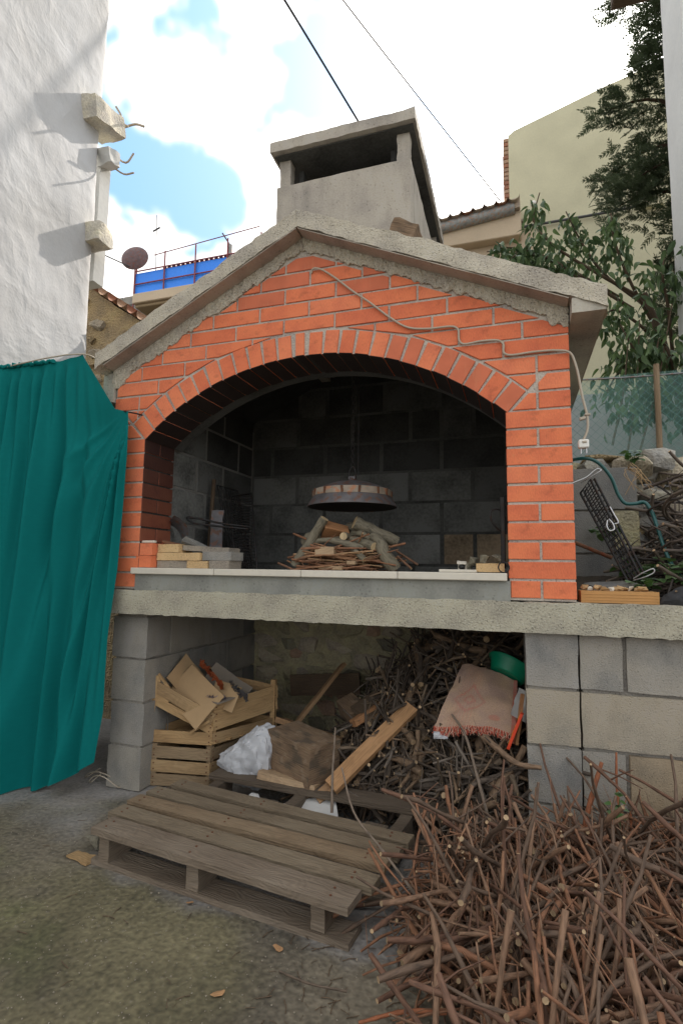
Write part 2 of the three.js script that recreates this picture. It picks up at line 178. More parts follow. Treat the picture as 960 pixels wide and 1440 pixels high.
function tube(pts, rad, sides = 6, col, cap) {  // a tapering tube with end faces; col/cap tint bark and cut ends
  const n = pts.length, r = typeof rad === 'function' ? rad : () => rad, tr = [], cl = [], uv = [], rings = []; let nrm = null, len = 0; const L = [0];
  for (let i = 0; i < n; i++) {
    const t = pts[Math.min(n - 1, i + 1)].clone().sub(pts[Math.max(0, i - 1)]).normalize(); if (!nrm) nrm = Math.abs(t.y) < 0.9 ? V(0, 1, 0) : V(1, 0, 0); nrm = nrm.clone().sub(t.clone().multiplyScalar(nrm.dot(t))).normalize(); const bi = t.clone().cross(nrm);
    const ring = []; for (let k = 0; k < sides; k++) { const a = k / sides * 2 * Math.PI; ring.push(nrm.clone().multiplyScalar(Math.cos(a)).add(bi.clone().multiplyScalar(Math.sin(a)))); } rings.push(ring); if (i) L.push(len += pts[i].distanceTo(pts[i - 1]));
  }
  const pos = [], nor = []; const push = (i, k, u) => { const d = rings[i][k % sides], q = r(i / (n - 1)); pos.push(pts[i].x + d.x * q, pts[i].y + d.y * q, pts[i].z + d.z * q); nor.push(d.x, d.y, d.z); uv.push(L[i], u * q * 6.3 / sides); if (col) cl.push(...col); };
  for (let i = 0; i < n - 1; i++) for (let k = 0; k < sides; k++) { push(i, k, k); push(i, k + 1, k + 1); push(i + 1, k + 1, k + 1); push(i, k, k); push(i + 1, k + 1, k + 1); push(i + 1, k, k); }
  for (const [i, s] of [[0, -1], [n - 1, 1]]) { const t = pts[s < 0 ? 0 : n - 1].clone().sub(pts[s < 0 ? 1 : n - 2]).normalize(), q = r(i / (n - 1)); for (let k = 1; k < sides - 1; k++) for (const h of s > 0 ? [0, k, k + 1] : [0, k + 1, k]) { const d = rings[i][h]; pos.push(pts[i].x + d.x * q, pts[i].y + d.y * q, pts[i].z + d.z * q); nor.push(t.x, t.y, t.z); uv.push(d.x * q, d.z * q); if (col) cl.push(...(cap ?? col)); } }
  const g = new THREE.BufferGeometry(); g.setAttribute('position', new THREE.Float32BufferAttribute(pos, 3)); g.setAttribute('normal', new THREE.Float32BufferAttribute(nor, 3)); g.setAttribute('uv', new THREE.Float32BufferAttribute(uv, 2)); if (col) g.setAttribute('color', new THREE.Float32BufferAttribute(cl, 3)); return g;
}
const curve = (pts, n) => new THREE.CatmullRomCurve3(pts.map(p => V(...p)), false, 'centripetal').getPoints(n);
function rock(w, h, d, n = 14) { const pts = []; for (let i = 0; i < n; i++) { const v = V(rr(-1, 1), rr(-1, 1), rr(-1, 1)).normalize().multiplyScalar(rr(0.85, 1.1)); pts.push(V(clamp(v.x * 1.3, -1, 1) * w / 2, clamp(v.y * 1.3, -1, 1) * h / 2, clamp(v.z * 1.3, -1, 1) * d / 2)); } return uvBox(new ConvexGeometry(pts), off()); }
const pick = a => a[Math.floor(R() * a.length)];
function rebase(g, p) { const o = V(...p); for (const c of g.children) c.position.sub(o); g.position.copy(o); return g; }
// ---------- ground and terrain ----------
{
  const X0 = -3.2, Z0 = -1.3, S = 4.5;
  const t = tex(1536, 1, (u, v) => {
    const x = X0 + u * S, z = Z0 + v * S;
    const big = fbm(u, v, 5, 5, 6, 301), med = fbm(u, v, 16, 16, 6, 307), fine = fbm(u, v, 250, 250, 2, 311), sp = dots(u, v, 250, 117, 0.10), lf = dots(u, v, 120, 119, 0.06);
    const edge = z + 0.35 * (x + 2.2) * (x > -2.2 ? 0.25 : 0.12) + 0.35 * fbm(u, v, 12, 12, 4, 323);
    const clean = Math.max(smooth(0.42, 0.05, edge) * smooth(-1.0, -1.5, x) * 0.9, smooth(0.62, 0.48, z - 0.115 * (x + 1.7) + 0.12 * fbm(u, v, 20, 20, 3, 341)) * smooth(-1.85, -1.72, x) * smooth(-0.3, -0.6, x) * 0.8);
    const moss = smooth(-0.18, 0.22, big + 0.3 * med) * (1 - clean), wet = smooth(0.0, 0.4, fbm(u, v, 9, 9, 4, 331));
    const k = 0.94 + 0.36 * med + 0.6 * fine + 0.25 * fbm(u, v, 70, 70, 3, 343);
    const green = 0.7 * smooth(0.08, 0.4, fbm(u, v, 10, 10, 4, 347)) * moss; let c = [mix(mix(0.165, 0.148, moss), 0.115, green), mix(mix(0.14, 0.128, moss), 0.116, green), mix(mix(0.10, 0.072, moss), 0.052, green)].map(q => q * k * (1 - 0.3 * wet));
    const con = [0.30, 0.285, 0.27].map(q => q * (0.86 + 0.4 * med + 0.25 * fine));
    c = c.map((q, i) => mix(mix(q, con[i], clean), [0.22, 0.19, 0.135][i], (sp * 0.45 + lf * 0.16) * (1 - clean)));
    return [...c, 0.5 + 0.25 * med + 0.5 * fine + 0.3 * sp];
  });
  for (const q of [t.map, t.bumpMap]) q.repeat.set(1, 1);
  const m = std([1, 1, 1], t, 0.006, 0.95);
  const g = new THREE.PlaneGeometry(600, 600, 1, 1).rotateX(-Math.PI / 2), p = g.attributes.position, uv = g.attributes.uv;
  for (let i = 0; i < p.count; i++) uv.setXY(i, (p.getX(i) - X0) / S, (p.getZ(i) - Z0) / S);
  structure('ground', g, m);
  // the raised garden behind the fireplace and its retained soil
  structure('terrain', mergeGeometries([at(uvBox(new THREE.BoxGeometry(200, 1.4, 80)), 0, 0.9, -41.42), at(uvBox(new THREE.BoxGeometry(4, 0.985, 1.3)), 2.02, 0.4925, -0.69)]), M.soil);
}

// ---------- the fireplace ----------
const fp = thing('brick_fireplace', 'large orange brick outdoor fireplace with arched mouth, gabled concrete roof and square chimney', 'outdoor fireplace');
const RX = -1.17, RY = 2.745, SR = 0.446, SL = 0.516;            // ridge line and the two roof slopes
const AC = [-1.14, 0.797], AR = 1.31, AT = 0.117, CH = 0.0769;   // arch centre, radius, ring thickness; course height
const soffitY = x => RY - 0.040 - (x > RX ? SR * (x - RX) : 0.535 * (RX - x));
{
  const jointSets = { 11: [[-2.02], [-0.125]], 12: [[-2.09], [-0.125]], 13: [[-2.085], [-0.125]], 14: [[-1.97], [-0.255]], 15: [[-2.0755], [-0.438, -0.178]], 16: [[-1.954], [-0.2927]], 17: [[-1.7872, -2.047], [-0.2272, -0.4872, -0.7472, -1.0072]], 18: [[-1.6582], [-0.098, -0.358, -0.618, -0.878, -1.1382]], 19: [[-1.5244], [-0.2244, -0.4844, -0.7444, -1.0044]], 20: [[-1.396, -1.656], [-0.356, -0.616, -0.876, -1.136]], 21: [[-1.264, -1.524], [-0.883, -1.006]], 22: [[-1.135, -1.395], [-0.875]], 23: [[-1.16], []] };
  const bm = () => { const k = R(); return k < 0.45 ? M.brickA : k < 0.72 ? M.brickB : M.brickC; };
  for (let c = 11; c <= 23; c++) {
    const y0 = 1 + CH * (c - 1), y1 = y0 + 0.0665, js = new Set(jointSets[c].flat().map(q => +q.toFixed(4)));
    for (let x = Math.min(...jointSets[c][0]); x > -2.4; x -= 0.26) js.add(+x.toFixed(4)); for (let x = Math.max(...jointSets[c][0]); x < -1.16; x += 0.26) if (![...js].some(q => Math.abs(q - x) < 0.1)) js.add(+x.toFixed(4));
    if (jointSets[c][1].length) { for (let x = Math.min(...jointSets[c][1]); x > -1.16; x -= 0.26) if (![...js].some(q => Math.abs(q - x) < 0.1)) js.add(+x.toFixed(4)); }
    js.add(0.005); js.add(-2.24); const J = [...js].filter(x => x >= -2.24 && x <= 0.006).sort((a, b) => a - b);
    for (let i = 0; i < J.length - 1; i++) {
      const xa = J[i] + 0.005, xb = J[i + 1] - 0.005; if (xb - xa < 0.02) continue; const dy = rr(-0.0012, 0.0012);
      let p = [[xa, y0 + dy], [xb, y0 + dy + rr(-0.001, 0.001)], [xb, y1 + dy + rr(-0.001, 0.001)], [xa, y1 + dy]];
      const cx = (xa + xb) / 2, cut = 0.058 + rr(0, 0.028);
      p = clip(p, SL, -1, 0).length ? p : p;
      p = clip(p, SR, 1, RY - 0.044 + SR * RX - cut); if (p.length < 3) continue; p = clip(p, -SL, 1, RY - 0.044 - SL * RX - cut); if (p.length < 3) continue;
      const far = Math.min(Math.abs(cx - AC[0]), Math.abs(xa - AC[0]), Math.abs(xb - AC[0])); const nx0 = far * Math.sign(cx - AC[0]) || 0.001; const ref = Math.abs(cx - AC[0]) < 0.14 ? cx : mix(cx, AC[0] + nx0, 0.4);
      let nx = ref - AC[0], ny = (y0 + 0.033) - AC[1]; const l = Math.hypot(nx, ny); nx /= l; ny /= l; const lim = AR + AT + 0.011;
      const side = Math.sign(cx - AC[0]) || 1, ca0 = Math.cos(0.752), sa0 = Math.sin(0.752); if (c <= 12) { const q = clip(p, -side * ca0, sa0, -side * ca0 * AC[0] + sa0 * AC[1] - 0.008); if (q.length > 2 && Math.abs(area(q)) > 4e-4) mesh('brick', prism(q, -0.10, rr(-0.001, 0.0025), 0.0022), bm(), fp); p = clip(p, side * ca0, -sa0, side * ca0 * AC[0] - sa0 * AC[1] - 0.006); if (p.length < 3) continue; }
      if (y1 + 0.004 - AC[1] < lim) { const xa2 = AC[0] + side * Math.sqrt(lim * lim - (y0 - AC[1]) ** 2), xb2 = AC[0] + side * Math.sqrt(lim * lim - (y1 + 0.004 - AC[1]) ** 2), ex = xb2 - xa2, ey = y1 + 0.004 - y0, el = Math.hypot(ex, ey), mx = -side * ey / el, my = side * ex / el; p = clip(p, mx, my, mx * xa2 + my * y0); }
      else if (l < lim + 0.3) p = clip(p, -nx, -ny, -(nx * AC[0] + ny * AC[1] + lim)); if (p.length < 3 || Math.abs(area(p)) < 2.5e-4) continue;
      const yc = p.reduce((s, q) => s + q[1], 0) / p.length;
      mesh('brick', prism(p, -0.10, rr(-0.001, 0.0025), 0.0022), yc > 2.42 && R() < 0.75 || R() < 0.06 ? M.brickS : bm(), fp);
    }
  }
  // the piers: on the right a stretcher course over two headers, on the left headers a brick deep
  for (let c = 1; c <= 10; c++) {
    const y0 = 1 + CH * (c - 1), q = (xa, xb) => { const e = rr(-0.0012, 0.0012); mesh('brick', prism([[xa, y0 + e], [xb, y0 + e + rr(-0.001, 0.001)], [xb, y0 + 0.0665 + e], [xa, y0 + 0.0665 + e + rr(-0.001, 0.001)]], -0.115, rr(-0.001, 0.0025), 0.0022), bm(), fp); };
    if (c % 2) { q(c === 1 ? -0.242 : -0.25, -0.131); q(-0.121, 0); } else q(-0.25, 0);
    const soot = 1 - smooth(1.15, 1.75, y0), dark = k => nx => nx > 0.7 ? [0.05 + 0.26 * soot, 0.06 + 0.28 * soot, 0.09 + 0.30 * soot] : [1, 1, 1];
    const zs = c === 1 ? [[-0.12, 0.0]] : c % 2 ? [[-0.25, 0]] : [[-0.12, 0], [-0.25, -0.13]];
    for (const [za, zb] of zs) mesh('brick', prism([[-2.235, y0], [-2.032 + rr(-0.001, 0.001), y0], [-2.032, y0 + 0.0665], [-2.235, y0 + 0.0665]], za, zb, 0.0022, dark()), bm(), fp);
  }
  // the arch: bricks on edge, their undersides black with soot
  const n = 26, a0 = Math.asin(0.895 / AR);
  for (let i = 0; i < n; i++) {
    const a = -a0 + (i + 0.5) / n * 2 * a0, hw = (i === 12 ? 0.022 : 0.0335) * rr(0.95, 1.03), hi = AR + AT + rr(-0.006, 0.003), lo = AR + rr(-0.003, 0.003), ca = Math.cos(a), sa = Math.sin(a), tw = rr(-0.02, 0.02);
    const P = (t, r) => [AC[0] + sa * r + ca * t, AC[1] + ca * r - sa * t]; const poly = [P(-hw + tw * 0.05, lo), P(hw + tw * 0.05, lo), P(hw - tw * 0.05, hi), P(-hw - tw * 0.05, hi)];
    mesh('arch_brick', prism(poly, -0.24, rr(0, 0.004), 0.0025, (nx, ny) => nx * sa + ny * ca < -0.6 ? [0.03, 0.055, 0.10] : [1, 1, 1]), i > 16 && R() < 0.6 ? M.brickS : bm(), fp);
  }
  // mortar behind and between the bricks
  const sh = new THREE.Shape(); sh.moveTo(-2.232, 0.99); sh.lineTo(-2.036, 0.99); sh.lineTo(-2.036, 1.762); const st = Math.asin(0.896 / AR), ri = AR + 0.004;
  for (let i = 0; i <= 40; i++) { const a = -st + i / 40 * 2 * st; sh.lineTo(AC[0] + Math.sin(a) * ri, AC[1] + Math.cos(a) * ri); }
  sh.lineTo(-0.247, 1.762); sh.lineTo(-0.247, 0.99); sh.lineTo(-0.002, 0.99); sh.lineTo(-0.002, soffitY(0)); sh.lineTo(RX, soffitY(RX)); sh.lineTo(-2.232, soffitY(-2.232));
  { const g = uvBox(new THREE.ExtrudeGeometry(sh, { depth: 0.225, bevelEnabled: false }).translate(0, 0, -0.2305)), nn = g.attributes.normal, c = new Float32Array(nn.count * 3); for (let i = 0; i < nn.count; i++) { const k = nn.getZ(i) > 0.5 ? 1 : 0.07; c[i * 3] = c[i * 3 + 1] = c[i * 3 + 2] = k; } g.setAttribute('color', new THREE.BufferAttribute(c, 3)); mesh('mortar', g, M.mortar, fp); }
  // rough mortar band under the eaves
  for (const s of [-1, 1]) {
    const x1 = s > 0 ? 0.0 : -2.25, N = 170, tr = []; let prev = null;
    for (let i = 0; i <= N; i++) {
      const x = mix(RX, x1, i / N), y = soffitY(x), w = 0.066 + 0.045 * fbm3(x * 9, s * 3, 1.7, 3) + 0.034 * fbm3(x * 40, s * 5, 4.1, 3) + (i > N - 12 ? 0.02 : 0), b = 0.014 + 0.01 * fbm3(x * 30, 2, s, 2);
      const col = [V(x, y + 0.012, 0.016)]; for (let k = 1; k <= 9; k++) { const q = k / 9; col.push(V(x + 0.006 * fbm3(x * 50, k * 0.9, 3 + s, 2), y - w * q, mix(b + 0.003, 0.006, q * q) + 0.011 * fbm3(x * 34, y * 34 - w * q * 34, s, 3) + 0.008 * fbm3(x * 90, (y - w * q) * 90, s, 2))); } col.push(V(x, y - w, -0.02));
      if (prev) for (let k = 0; k < 10; k++) { const q = s > 0 ? [prev[k], prev[k + 1], col[k + 1], prev[k], col[k + 1], col[k]] : [prev[k], col[k + 1], prev[k + 1], prev[k], col[k], col[k + 1]]; tr.push(...q); } prev = col;
    }
    mesh('mortar_band', flat(tr), M.cornice, fp);
  }
  // concrete roof: a rough front beam along each slope, plain slabs behind
  for (const s of [-1, 1]) {
    const len = s > 0 ? 1.305 : 1.125, sl = s > 0 ? SR : SL, mk = (z0, z1, th, seg, amp, lower) => { let g = new THREE.BoxGeometry(len, th, z1 - z0, seg ? 90 : 1, seg ? 5 : 1, seg ? 9 : 1); if (amp) { const p = g.attributes.position; for (let i = 0; i < p.count; i++) p.setY(i, p.getY(i) + (p.getY(i) > th * 0.45 ? amp * 1.6 * Math.max(0, fbm3(p.getX(i) * 24 + s * 9, 3, p.getZ(i) * 24, 3)) : 0)); g = rough(g, amp, 14); } const p = g.attributes.position; for (let i = 0; i < p.count; i++) p.setY(i, p.getY(i) - sl * (p.getX(i) + len / 2) - lower); if (s < 0) { for (let i = 0; i < p.count; i++) p.setX(i, -p.getX(i)); const ar = p.array; for (let i = 0; i < p.count; i += 3) for (let k = 0; k < 3; k++) { const a = ar[(i + 1) * 3 + k]; ar[(i + 1) * 3 + k] = ar[(i + 2) * 3 + k]; ar[(i + 2) * 3 + k] = a; } } g.computeVertexNormals(); g = amp ? toCreasedNormals(g, 0.5) : g; g = uvBox(g, off()); return g.translate(RX + s * len / 2, RY, (z0 + z1) / 2); };
    mesh('roof_beam', mk(-0.1, 0.1, 0.086, true, 0.0075, 0), M.cornice, fp);
    mesh('roof_slab', mk(-1.6, -0.101, 0.08, false, 0, 0.002).index ? mk(-1.6, -0.101, 0.08, false, 0, 0.002) : mk(-1.6, -0.101, 0.08, false, 0, 0.002), M.soffit, fp);
  }
  mesh('eave', at(rbox(0.122, 0.06, 1.69, 0.002, 0.06), 0.066, 2.143, -0.75), M.cornicePlain, fp);
  mesh('eave', at(rbox(0.07, 0.16, 0.3, 0.004, 0.05), -2.275, 2.05, -0.14), M.cornicePlain, fp);
  mesh('soffit', uvBox(new THREE.BoxGeometry(1.16, 0.004, 0.104).translate(0, 0, 0)).applyMatrix4(new THREE.Matrix4().makeShear(-SR, 0, 0, 0, 0, 0)).translate(RX + 0.585, RY - 0.05 - SR * 0.585, 0.046), M.soffit, fp);
  mesh('soffit', uvBox(new THREE.BoxGeometry(1.07, 0.004, 0.104)).applyMatrix4(new THREE.Matrix4().makeShear(SL, 0, 0, 0, 0, 0)).translate(RX - 0.54, RY - 0.05 - SL * 0.54, 0.046), M.soffit, fp);
  // a broken block lying on the roof
  // side walls, back wall and soot-black lining
  mesh('side_wall', at(uvBox(new THREE.BoxGeometry(0.15, 1.12, 1.1)), -2.14, 1.55, -0.81), M.blockD, fp); mesh('side_wall', at(uvBox(new THREE.BoxGeometry(0.225, 1.12, 1.14)), -0.135, 1.55, -0.80), M.cornicePlain, fp);
  const bs = new THREE.Shape([[-2.15, 0.99], [-0.02, 0.99], [-0.02, 2.15], [RX, 2.66], [-2.15, 2.15]].map(p => new THREE.Vector2(...p)));
  mesh('back_wall', uvBox(new THREE.ExtrudeGeometry(bs, { depth: 0.14, bevelEnabled: false }).translate(0, 0, -1.398)), M.sootJ, fp);
  mesh('hearth_floor', at(uvBox(new THREE.BoxGeometry(1.80, 0.07, 1.05)), -1.15, 1.03, -0.735), M.floor, fp);
  // throat behind the arch: a concrete lintel, black underneath
  const lr = AR + 0.012, th = new THREE.Shape(); for (let i = 0; i <= 30; i++) { const a = -st + i / 30 * 2 * st; th[i ? 'lineTo' : 'moveTo'](AC[0] + Math.sin(a) * lr, AC[1] + Math.cos(a) * lr); } th.lineTo(-0.25, 2.2); th.lineTo(-2.06, 2.2);
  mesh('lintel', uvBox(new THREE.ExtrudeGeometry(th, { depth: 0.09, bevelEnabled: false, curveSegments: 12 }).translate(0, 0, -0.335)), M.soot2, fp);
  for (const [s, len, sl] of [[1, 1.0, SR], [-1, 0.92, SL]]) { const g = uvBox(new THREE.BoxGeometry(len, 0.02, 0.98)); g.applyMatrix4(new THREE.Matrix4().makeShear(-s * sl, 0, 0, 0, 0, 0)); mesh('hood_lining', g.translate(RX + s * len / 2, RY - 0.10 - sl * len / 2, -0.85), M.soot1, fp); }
  const blk = (w, h, d, m, x, y, z, turn, name = 'block') => { const g = turn ? at(cbox(d, h, w, 0.006), x, y, z) : at(cbox(w, h, d, 0.006), x, y, z); return mesh(name, g, m, fp); };
  for (let r = 0; r < 8; r++) {          // back wall blocks
    const y = 0.93 + 0.21 * r + 0.1; let x = -2.05 + (r % 2 ? -0.06 : -0.26);
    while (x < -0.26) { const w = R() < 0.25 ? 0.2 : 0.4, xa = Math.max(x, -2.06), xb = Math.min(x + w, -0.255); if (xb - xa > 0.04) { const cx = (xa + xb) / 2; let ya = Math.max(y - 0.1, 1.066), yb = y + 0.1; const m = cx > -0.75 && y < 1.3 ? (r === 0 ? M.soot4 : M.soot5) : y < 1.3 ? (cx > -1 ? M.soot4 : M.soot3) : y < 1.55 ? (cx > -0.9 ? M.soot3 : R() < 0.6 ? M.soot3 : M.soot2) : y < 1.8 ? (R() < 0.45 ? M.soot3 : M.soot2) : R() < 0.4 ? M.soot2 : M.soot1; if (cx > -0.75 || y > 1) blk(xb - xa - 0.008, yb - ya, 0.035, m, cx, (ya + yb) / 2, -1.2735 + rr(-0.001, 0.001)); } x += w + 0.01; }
  }
  for (let r = 0; r < 6; r++) {          // left side blocks
    const ya = Math.max(0.93 + 0.21 * r, 1.066), yb = 0.93 + 0.21 * r + 0.2; let z = -1.24; const ws = r % 2 ? [0.4, 0.3, 0.24] : [0.2, 0.4, 0.36];
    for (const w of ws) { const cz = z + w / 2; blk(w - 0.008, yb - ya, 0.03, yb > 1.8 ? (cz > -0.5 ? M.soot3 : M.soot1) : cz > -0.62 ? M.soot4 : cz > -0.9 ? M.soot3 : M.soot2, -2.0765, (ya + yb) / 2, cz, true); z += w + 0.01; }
  }
  // ledge slab, smooth screed band, pale stone sill
  mesh('ledge_slab', at(rbox(3.45, 0.118, 0.2, 0.0055, 0.028, 20, 130), -0.525, 0.927, -0.068), M.ledge, fp);
  mesh('ledge_slab', at(uvBox(new THREE.BoxGeometry(2.16, 0.11, 1.24)), -1.08, 0.926, -0.79), M.band, fp);
  mesh('screed_band', at(rbox(1.80, 0.084, 0.26, 0.0012, 0.05), -1.145, 1.0235, -0.125), M.band, fp);
  for (const [a, b] of [[-2.058, -1.585], [-1.583, -1.14], [-1.138, -0.70], [-0.698, -0.256]]) mesh('sill', at(cbox(b - a, 0.031, 0.30, 0.003), (a + b) / 2, 1.0805, -0.122), M.sill, fp);
  // pillars under the ledge
  const bl = (x0, x1, y0, y1, z0, z1, m) => mesh('block', at(rbox(x1 - x0, y1 - y0, z1 - z0, 0.0035, 0.05, 16), (x0 + x1) / 2, (y0 + y1) / 2, (z0 + z1) / 2), m, fp);
  const lm = [[M.blockB, M.blockB, M.blockA, M.blockA], [M.blockA, M.blockA, M.blockB, M.blockD], [M.blockB, M.blockA, M.blockB, M.blockD], [M.blockA, M.blockB, M.blockA, M.blockD]];
  for (let r = 0; r < 4; r++) { const y0 = 0.005 + 0.213 * r, xs = -2.0 + rr(-0.006, 0.006), L = r % 2 ? [0.19, 0.4, 0.4, 0.2] : [0.39, 0.4, 0.39]; let z = -0.045 + rr(-0.012, 0.004); L.forEach((l, i) => { bl(-2.195 + rr(-0.008, 0.008), xs, y0, y0 + 0.2, z - l, z, lm[r][i]); z -= l + 0.012; }); }
  mesh('mortar', at(rbox(0.176, 0.86, 1.15, 0.003, 0.05), -2.095, 0.435, -0.63), M.joint, fp);
  const rm = [M.blockB, M.blockA, M.blockC, M.blockA];
  for (let r = 0; r < 4; r++) { const y0 = 0.02 + 0.214 * r; bl(-0.192, -0.002, y0, y0 + 0.203, -0.4, -0.004, rm[r]); bl(-0.192, -0.006, y0, y0 + 0.203, -0.81, -0.41, M.blockB); bl(-0.192, -0.006, y0, y0 + 0.203, -1.21, -0.82, M.blockD); }
  mesh('mortar', at(rbox(0.176, 0.86, 1.18, 0.003, 0.05), -0.098, 0.435, -0.605), M.joint, fp);
  // the chimney: four walls, corner posts, a flat cap, black inside
  const ch = new THREE.Group(); ch.name = 'chimney'; fp.add(ch); const x0 = -1.565, x1 = -0.742, z0 = -1.62, z1 = -0.5, yb = 2.45, yt = 3.42;
  const w = (n, gw, gh, gd, x, y, z, m) => mesh(n, at(rbox(gw, gh, gd, 0.003, 0.06, 12), x, y, z), m, ch);
  w('wall', x1 - x0, yt - yb, 0.1, (x0 + x1) / 2, (yt + yb) / 2, z1 - 0.05, M.chimney); w('wall', 0.1, yt - yb, z1 - z0 - 0.21, x1 - 0.05, (yt + yb) / 2, (z0 + z1) / 2, M.chimney); w('wall', 0.1, yt - yb, z1 - z0 - 0.21, x0 + 0.05, (yt + yb) / 2, (z0 + z1) / 2, M.chimney); w('wall', x1 - x0, 3.59 - yb, 0.1, (x0 + x1) / 2, (3.59 + yb) / 2, z0 + 0.05, M.chimney);
  for (const [px, pz] of [[x0 + 0.045, z1 - 0.05], [x1 - 0.045, z1 - 0.05]]) mesh('post', at(rough(new THREE.CylinderGeometry(0.05, 0.045, 0.19, 4, 5).rotateY(Math.PI / 4), 0.007, 14, 0.6), px, yt + 0.09, pz), M.chimney, ch);
  mesh('flue_lining', at(uvBox(new THREE.BoxGeometry(0.03, 1.1, 0.96)), x1 - 0.12, 3.02, -1.07), M.soot1, ch); mesh('flue_lining', at(uvBox(new THREE.BoxGeometry(0.03, 1.1, 0.96)), x0 + 0.12, 3.02, -1.07), M.soot1, ch); mesh('flue_lining', at(uvBox(new THREE.BoxGeometry(0.62, 1.1, 0.03)), (x0 + x1) / 2, 3.02, -1.5), M.soot1, ch);
  mesh('flue_lining', at(uvBox(new THREE.BoxGeometry(0.85, 0.006, 1.17)), -1.148, 3.600, -1.055), M.soot2, ch);
  mesh('cap', at(rbox(0.885, 0.066, 1.24, 0.004, 0.035, 20), -1.148, 3.64, -1.06), M.chimney, ch);
}
rebase(fp, [-1.08, 0, -0.6]);
{ const o = solo('concrete_fragment', rbox(0.12, 0.10, 0.1, 0.008, 0.03), M.timberEnd, 'small broken brown block lying on the concrete roof slope before the chimney', 'block', [-0.68, 2.615, 0.0]); o.rotation.z = -0.42; }

// ---------- block wall under the ledge to the right, soil side ----------
{
  const w = thing('block_wall', 'low wall of big stained concrete blocks under the ledge, behind the vine cuttings', 'wall', [0.6, 0, -0.1]);
  const rows = [[0.02, [[0.005, 0.2], [0.21, 0.6], [0.61, 1.0], [1.01, 1.2]], [M.blockB, M.blockB, M.blockA, M.blockC]], [0.234, [[0.004, 0.15], [0.162, 0.55], [0.562, 0.95], [0.96, 1.2]], [M.blockB, M.blockE, M.blockB, M.blockA]], [0.448, [[0.006, 0.405], [0.417, 0.8], [0.81, 1.2]], [M.blockC, M.blockB, M.blockA]], [0.662, [[0.005, 0.152], [0.166, 0.56], [0.57, 0.96], [0.97, 1.2]], [M.blockB, M.blockB, M.blockA, M.blockB]]];
  for (const [y, xs, ms] of rows) xs.forEach(([a, b], i) => mesh('block', at(rbox(b - a, 0.2, 0.19, 0.0035, 0.05, 16), (a + b) / 2 - 0.6, y + 0.1, -0.012 + rr(-0.004, 0.004)), ms[i], w));
  mesh('mortar', at(rbox(1.19, 0.86, 0.16, 0.003, 0.06), 0.007, 0.435, -0.012), M.joint, w);
}
// ---------- whitewashed house, its corbel stones, the old wall and roofs behind ----------
{
  const h = thing('white_house', 'tall whitewashed house wall with rough trowelled plaster beside the green curtain', 'house', [-3.4, 0, 0.9]);
  // wall plane turns a little towards the yard; far corner at (-3.0, -0.62)
  const L = 3.4, H = 8.5, g = new THREE.PlaneGeometry(L, H, 170, 300), p = g.attributes.position;
  for (let i = 0; i < p.count; i++) { const x = p.getX(i), y = p.getY(i); const e = L / 2 - x; p.setZ(i, 0.022 * fbm3(x * 1.3, y * 1.1, 2.2, 3) + 0.006 * fbm3(x * 5, y * 3.2, 7.7, 3) + 0.004 * fbm3(x * 14 + y * 4, y * 9, 1.1, 2) - 0.05 * Math.exp(-e * 30)); p.setX(i, x + 0.02 * fbm3(3.3, y * 2.2, 5, 3) * smooth(0.3, 0, e)); }
  g.computeVertexNormals(); const face = mesh('wall', uvBox(g), M.plaster, h); face.rotation.y = Math.PI / 2 + 0.085; 
  // local +x of the plane runs away from the viewer
  face.position.set(0.525, H / 2, -1.52 + L / 2); 
  mesh('wall_core', at(uvBox(new THREE.BoxGeometry(0.5, H, L - 0.1)), -0.28, 0, 0), M.plasterPlain, h).rotation.y = 0.085; h.children.at(-1).position.set(0.52, H / 2, -1.45 + L / 2);
  const st = (w, hh, d, x, y, z, ry, rx, mm) => { const m = mesh('corbel_stone', rough(new THREE.BoxGeometry(w, hh, d, 6, 5, 10), 0.016, 7, 0.35), mm ?? M.corbel, h); m.position.set(x + 3.4, y, z - 0.9); m.rotation.set(rx, ry, 0); return m; };
  st(0.2, 0.15, 0.32, -3.005, 4.29, -0.53, 0.1, 0.28); st(0.17, 0.13, 0.17, -2.995, 3.41, -0.565, 0.1, 0.1);
  st(0.12, 0.10, 0.11, -3.02, 4.09, -0.66, 0, 0.3, M.plasterPlain);
  mesh('corner_strip', at(rbox(0.16, 0.95, 0.1, 0.004, 0.1), 0.245, 3.62, -1.60), M.plasterPlain, h);
  const br = curve([[0.38, 4.55, -1.60], [0.40, 4.5, -1.64], [0.41, 4.43, -1.62], [0.46, 4.41, -1.66]], 10); mesh('bracket', tube(br, 0.008, 5), M.cable, h);
  mesh('bracket', tube(curve([[0.36, 4.18, -1.6], [0.45, 4.12, -1.66], [0.5, 4.2, -1.68]], 8), 0.008, 5), M.cable, h); mesh('bracket', tube(curve([[0.36, 4.08, -1.6], [0.44, 4.03, -1.66], [0.53, 4.02, -1.66]], 8), 0.007, 5), M.cable, h);
  mesh('bracket', tube(curve([[0.42, 4.42, -1.66], [0.5, 4.44, -1.68], [0.58, 4.40, -1.68]], 8), 0.009, 5), M.cable, h);
}
